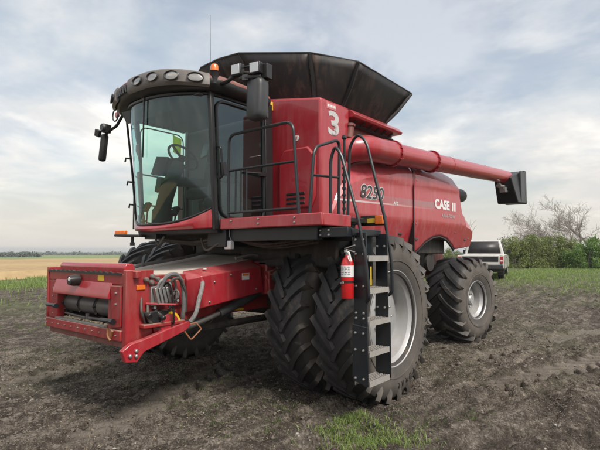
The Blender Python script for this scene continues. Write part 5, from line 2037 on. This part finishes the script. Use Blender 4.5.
tg = MB().box(-0.84, 0.84, -2.80, -2.74, 0.66, 1.12).build('tailgate', 'truck_white', truck, bevel=0.02)
MB().box(-0.78, 0.78, -2.808, -2.80, 0.84, 1.08).build('tailgate_panel', 'black', tg, bevel=0.004)
MB().box(-0.12, 0.12, -2.815, -2.807, 0.98, 1.04).build('tailgate_handle', 'grey', tg, bevel=0.006)
body = MB()
body.prism([(-0.69, 0.48), (-0.69, 1.16), (1.28, 1.16), (2.55, 1.10), (2.78, 0.98), (2.80, 0.50), (2.35, 0.46), (2.22, 0.75), (1.98, 0.88), (1.70, 0.88), (1.46, 0.75), (1.36, 0.46)], 'x', -0.99, 0.99)
body.build('body', 'truck_white', truck, bevel=0.05, seg=3)
cabp = MB()
cabp.hexa([(-0.95, -0.66, 1.13), (0.95, -0.66, 1.13), (0.95, 1.35, 1.13), (-0.95, 1.35, 1.13)], [(-0.74, -0.50, 1.90), (0.74, -0.50, 1.90), (0.74, 0.62, 1.92), (-0.74, 0.62, 1.92)])
cabp.build('cab', 'truck_white', truck, bevel=0.06, seg=3)
b = MB()
b.add([(-0.78, -0.648, 1.22), (0.78, -0.648, 1.22), (0.66, -0.528, 1.80), (-0.66, -0.528, 1.80)], [(0, 1, 2, 3)])
b.build('rear_window', 'black_decal', truck, solid=0.01)
for s in (-1, 1):
    for (y0, y1, y2, y3) in ((-0.50, 0.26, 0.24, -0.40), (0.34, 1.12, 0.55, 0.32)):
        w = MB()
        w.add([(s * 0.940, y0, 1.20), (s * 0.940, y1, 1.20), (s * 0.780, y2, 1.80), (s * 0.780, y3, 1.80)], [(0, 1, 2, 3)])
        w.build('side_window', 'black_decal', truck, solid=0.012)
    for y in (-1.70, 1.84):
        wh = MB().lathe([(s * 0.72, 0.05), (s * 0.76, 0.22), (s * 0.94, 0.24), (s * 0.96, 0.22), (s * 0.92, 0.18), (s * 0.90, 0.04)], (0, y, 0.40), 'x', 24).build('wheel', 'steel', truck)
        MB().lathe([(s * 0.72, 0.24), (s * 0.70, 0.34), (s * 0.74, 0.40), (s * 0.92, 0.40), (s * 0.96, 0.35), (s * 0.95, 0.24)], (0, y, 0.40), 'x', 28, True).build('tyre', 'black', wh)
    tl_ = MB().box(s * 0.85 if s > 0 else -0.985, 0.985 if s > 0 else -0.85, -2.815, -2.72, 0.78, 1.08).build('tail_light', 'tail_red', truck, bevel=0.015)
    MB().box(min(s * 0.87, s * 0.96), max(s * 0.87, s * 0.96), -2.820, -2.81, 0.86, 0.93).build('reverse_lens', 'white', tl_)
    m = MB()
    m.obox((s * 1.10, 0.92, 1.30), (0.16, 0.10, 0.20), (0, 0, 0))
    m.tube([(s * 0.96, 0.95, 1.24), (s * 1.05, 0.93, 1.26)], 0.025, 6)
    m.build('door_mirror', 'black', truck, bevel=0.02)
    h = MB()
    for y in (-0.38, 0.42):
        h.box(min(s * 0.99, s * 1.012), max(s * 0.99, s * 1.012), y, y + 0.16, 1.0, 1.03)
    h.build_each('door_handle', 'black', truck)
    f = MB()
    f.box(min(s * 0.70, s * 0.98), max(s * 0.70, s * 0.98), -2.16, -2.14, 0.22, 0.58)
    f.build('mud_flap', 'black', truck)
bp = MB().prism([(-2.98, 0.52), (-2.99, 0.70), (-2.82, 0.72), (-2.78, 0.50)], 'x', -0.98, 0.98).build('bumper', 'grey', truck, bevel=0.02)
MB().box(-0.18, 0.18, -3.0, -2.985, 0.55, 0.66).build('number_plate', 'white', bp)
MB().box(-0.9, 0.9, -2.6, 2.5, 0.36, 0.55).build('underbody', 'under', truck)


truck.scale = (1.07, 1.07, 1.07)


# ================================================================== hedge, bare trees, far trees
def leaf_cloud(n, rad, seed, leaf, lobes, zmin=0.0):
    """leaf quads gathered in clumps over an uneven crown"""
    r = np.random.default_rng(seed)
    c = r.normal(0, 1, (lobes, 3))
    c /= np.linalg.norm(c, axis=1)[:, None]
    c *= (r.uniform(0.35, 0.95, lobes) ** 0.6)[:, None]
    c[:, 2] = np.abs(c[:, 2]) * 1.0
    C = c * np.array(rad)
    lr = r.uniform(0.16, 0.34, lobes) * min(rad)
    w = r.integers(0, lobes, n)
    d = r.normal(0, 1, (n, 3))
    d /= np.linalg.norm(d, axis=1)[:, None]
    P = C[w] + d * (lr[w] * r.uniform(0.55, 1.25, n))[:, None] * np.array([1, 1, 1.15])
    P[:, 2] = np.maximum(P[:, 2], zmin + r.uniform(0, 0.25, n))
    s = leaf * r.uniform(0.5, 1.4, n)
    a = r.normal(0, 1, (n, 3))
    a /= np.linalg.norm(a, axis=1)[:, None]
    bb = np.cross(a, r.normal(0, 1, (n, 3)))
    bb /= np.linalg.norm(bb, axis=1)[:, None]
    V = np.stack([P - a * s[:, None], P + bb * (s * 0.45)[:, None], P + a * s[:, None], P - bb * (s * 0.45)[:, None]], 1).reshape(-1, 3)
    Q = np.arange(n * 4).reshape(n, 4)
    return V, Q


def stems(mb, n, rad, seed):
    r = np.random.default_rng(seed)
    for k in range(n):
        a = r.uniform(0, 2 * PI)
        q = r.uniform(0.3, 0.8)
        e = Vector((math.cos(a) * rad[0] * q, math.sin(a) * rad[1] * q, rad[2] * r.uniform(0.6, 1.05)))
        mb.tube(spline([(0.1 * math.cos(a), 0.1 * math.sin(a), -0.1), e * 0.5 + Vector((0, 0, 0.2)), e], 4), [0.035 - 0.0032 * j for j in range(9)], 5)


SHRUBS = [
    (476, 262, 1.5, 2.3, 'leaf_olive', 'olive shrub partly hidden behind the white pickup truck'),
    (497, 266, 1.4, 2.5, 'leaf_olive', 'olive shrub just right of the pickup truck roof'),
    (517, 268, 1.7, 2.9, 'leaf_olive', 'olive hedge shrub below the auger spout'),
    (535, 268, 1.7, 2.75, 'leaf_olive', 'yellowish hedge shrub at the left end of the bare branches'),
    (553, 268, 1.6, 2.85, 'leaf_olive', 'olive hedge shrub below the middle of the bare branches'),
    (571, 268, 1.4, 2.35, 'leaf_olive', 'low olive shrub beside the bright green bush'),
    (586, 269, 1.6, 2.3, 'leaf_green', 'bright green leafy bush near the edge of the hedge'),
    (606, 269, 1.8, 2.7, 'leaf_green', 'dark green bush at the right end of the hedge'),
    (428, 262, 1.6, 2.1, 'leaf_green', 'pale green bush glimpsed between the harvester wheels'),
    (450, 262, 1.6, 2.0, 'leaf_olive', 'olive bush behind the rear wheel arch'),
]
for k, (u, v, rx, hz, mt, lab) in enumerate(SHRUBS):
    p = view_point(u, v, 0.33)
    sh_ = empty('hedge_shrub', (p.x, p.y, float(height(p.x, p.y))), 0, lab, 'shrub', 'shrubs of the hedge')
    V, Q = leaf_cloud(9000, (rx, rx * 0.9, hz * 1.0), 300 + k, 0.075, 46)
    mesh_np('crown', V, Q, mt, sh_)
    mb = MB()
    stems(mb, 9, (rx, rx, hz * 0.8), 400 + k)
    mb.build('trunk', 'bark', sh_)


def bare_tree(name, loc, label, limbs, seed, depth=5, droop=0.10):
    root = empty(name, loc, 0, label, 'tree')
    r = random.Random(seed)
    tw = MB()
    tk = MB()

    def grow(p, d, L, rad, lev):
        pts, rs = [p.copy()], [rad]
        n = 6
        for i in range(n):
            jit = Vector((r.uniform(-1, 1), r.uniform(-1, 1), r.uniform(-1, 1))) * (0.16 + 0.04 * lev)
            d = (d + jit + Vector((0, 0, -droop if lev < 2 else -0.03))).normalized()
            p = p + d * L / n
            pts.append(p.copy())
            rs.append(rad * (1 - 0.62 * (i + 1) / n))
            if lev < depth and i >= 1:
                for _ in range(2 if lev < 3 and r.random() < 0.6 else 1):
                    ax = Vector((r.uniform(-1, 1), r.uniform(-1, 1), r.uniform(-0.2, 1.0)))
                    nd_ = (d + ax * 0.75).normalized()
                    if r.random() < 0.86:
                        grow(p, nd_, L * r.uniform(0.42, 0.62), rs[-1] * 0.62, lev + 1)
        (tk if lev == 0 else tw).tube(pts, [max(q, 0.0065) for q in rs], 6 if lev < 2 else 3, False)
    for (off, d, L, rr) in limbs:
        grow(Vector(off), Vector(d).normalized(), L, rr, 0)
    tk.build('trunk', 'bark', root)
    tw.build('branches', 'bark', root)
    return root


tp = view_point(619, 267.5, 0.33)
RL = Vector((-math.cos(YAW), -math.sin(YAW), 0))
RB = Vector((-math.sin(YAW), math.cos(YAW), 0))


def dirv(left, up, back):
    v = RL * (left * 1.15 + 0.4) + Vector((0, 0, up * 0.78)) + RB * back
    return tuple(v)


bt = tp + RB * 2.6
bare_tree('bare_tree', (bt.x, bt.y, float(height(bt.x, bt.y)) + 0.0), 'leafless tree with pale wiry branches leaning over the hedge',
          [((0, 0, 0.3), dirv(0.6, 1.0, 0), 5.4, 0.12), (tuple(RL * 1.5 + Vector((0, 0, 1.4))), dirv(0.9, 0.95, 0.1), 5.0, 0.08), ((0, 0, 0.5), dirv(0.2, 1.0, -0.2), 4.0, 0.10),
           ((0, 0, 0.5), dirv(-0.3, 1.0, 0.1), 3.9, 0.10), ((0, 0, 0.4), dirv(-0.9, 0.8, 0), 4.0, 0.10), (tuple(RL * 2.4 + Vector((0, 0, 1.6))), dirv(1.0, 0.75, -0.1), 4.6, 0.06),
           (tuple(RL * 0.8 + Vector((0, 0, 1.2))), dirv(0.8, 0.6, -0.3), 5.4, 0.08), (tuple(RL * 3.0 + Vector((0, 0, 1.5))), dirv(0.7, 0.9, 0.2), 2.8, 0.045)], 23, 4, 0.13)
dp = view_point(489, 266, 0.33)
dp = dp + RB * 1.5
bare_tree('dead_sapling', (dp.x, dp.y, float(height(dp.x, dp.y))), 'dead sapling with crooked bare stems above the pickup truck',
          [((0, 0, 0.0), dirv(0.25, 1.0, 0), 3.3, 0.11), (tuple(RL * -0.8), dirv(0.3, 1.0, 0), 2.9, 0.08)], 5, 1, 0.03)

# far tree line
r = np.random.default_rng(77)
VV, QQ = [], []
off = 0


def far_tree(x, y, h, w, n, ls):
    global off
    z = float(height(x, y))
    V, Q = leaf_cloud(n, (w, w, h * 0.75), int(r.integers(1e6)), ls, 9)
    V = V + np.array([x, y, z + 0.3])
    VV.append(V)
    QQ.append(Q + off)
    off += len(V)


def polar(px, d):
    a = YAW - math.atan((px - 300) / 485.0)
    return CAM.x - math.sin(a) * d, CAM.y + math.cos(a) * d


for k in range(60):
    x, y = polar(r.uniform(-40, 40), r.uniform(215, 250))
    far_tree(x, y, r.uniform(1.7, 3.0), r.uniform(2.2, 4.0), 130, 0.5)
for k in range(620):
    x, y = polar(r.uniform(-320, 900), r.uniform(620, 780))
    far_tree(x, y, r.uniform(2.5, 6.5), r.uniform(5, 10), 60, 1.7)
for k in range(160):
    x, y = polar(r.uniform(60, 280), r.uniform(520, 600))
    far_tree(x, y, r.uniform(1.5, 3.5), r.uniform(4, 9), 50, 1.4)
tree_line = mesh_np('treeline', np.concatenate(VV), np.concatenate(QQ), 'leaf_far')
tag(tree_line, 'dark low tree line along the far horizon', 'trees', None, 'stuff')

# ================================================================== summer haze over the plain
mh = bpy.data.materials.new('haze_air')
mh.use_nodes = True
mh.node_tree.nodes.clear()
ho = mh.node_tree.nodes.new('ShaderNodeOutputMaterial')
hv = mh.node_tree.nodes.new('ShaderNodeVolumePrincipled')
hv.inputs['Color'].default_value = (0.86, 0.89, 0.92, 1)
hv.inputs['Density'].default_value = 0.00055
hv.inputs['Anisotropy'].default_value = 0.2
mh.node_tree.links.new(hv.outputs[0], ho.inputs['Volume'])
M['haze'] = mh
zlo = float(GZ.min()) - 1.0
hz_ = MB().box(-3600, 3600, -3600, 3600, zlo, 14.0).build('haze', 'haze')
tag(hz_, 'thin pale haze over the whole plain', None, None, 'stuff')
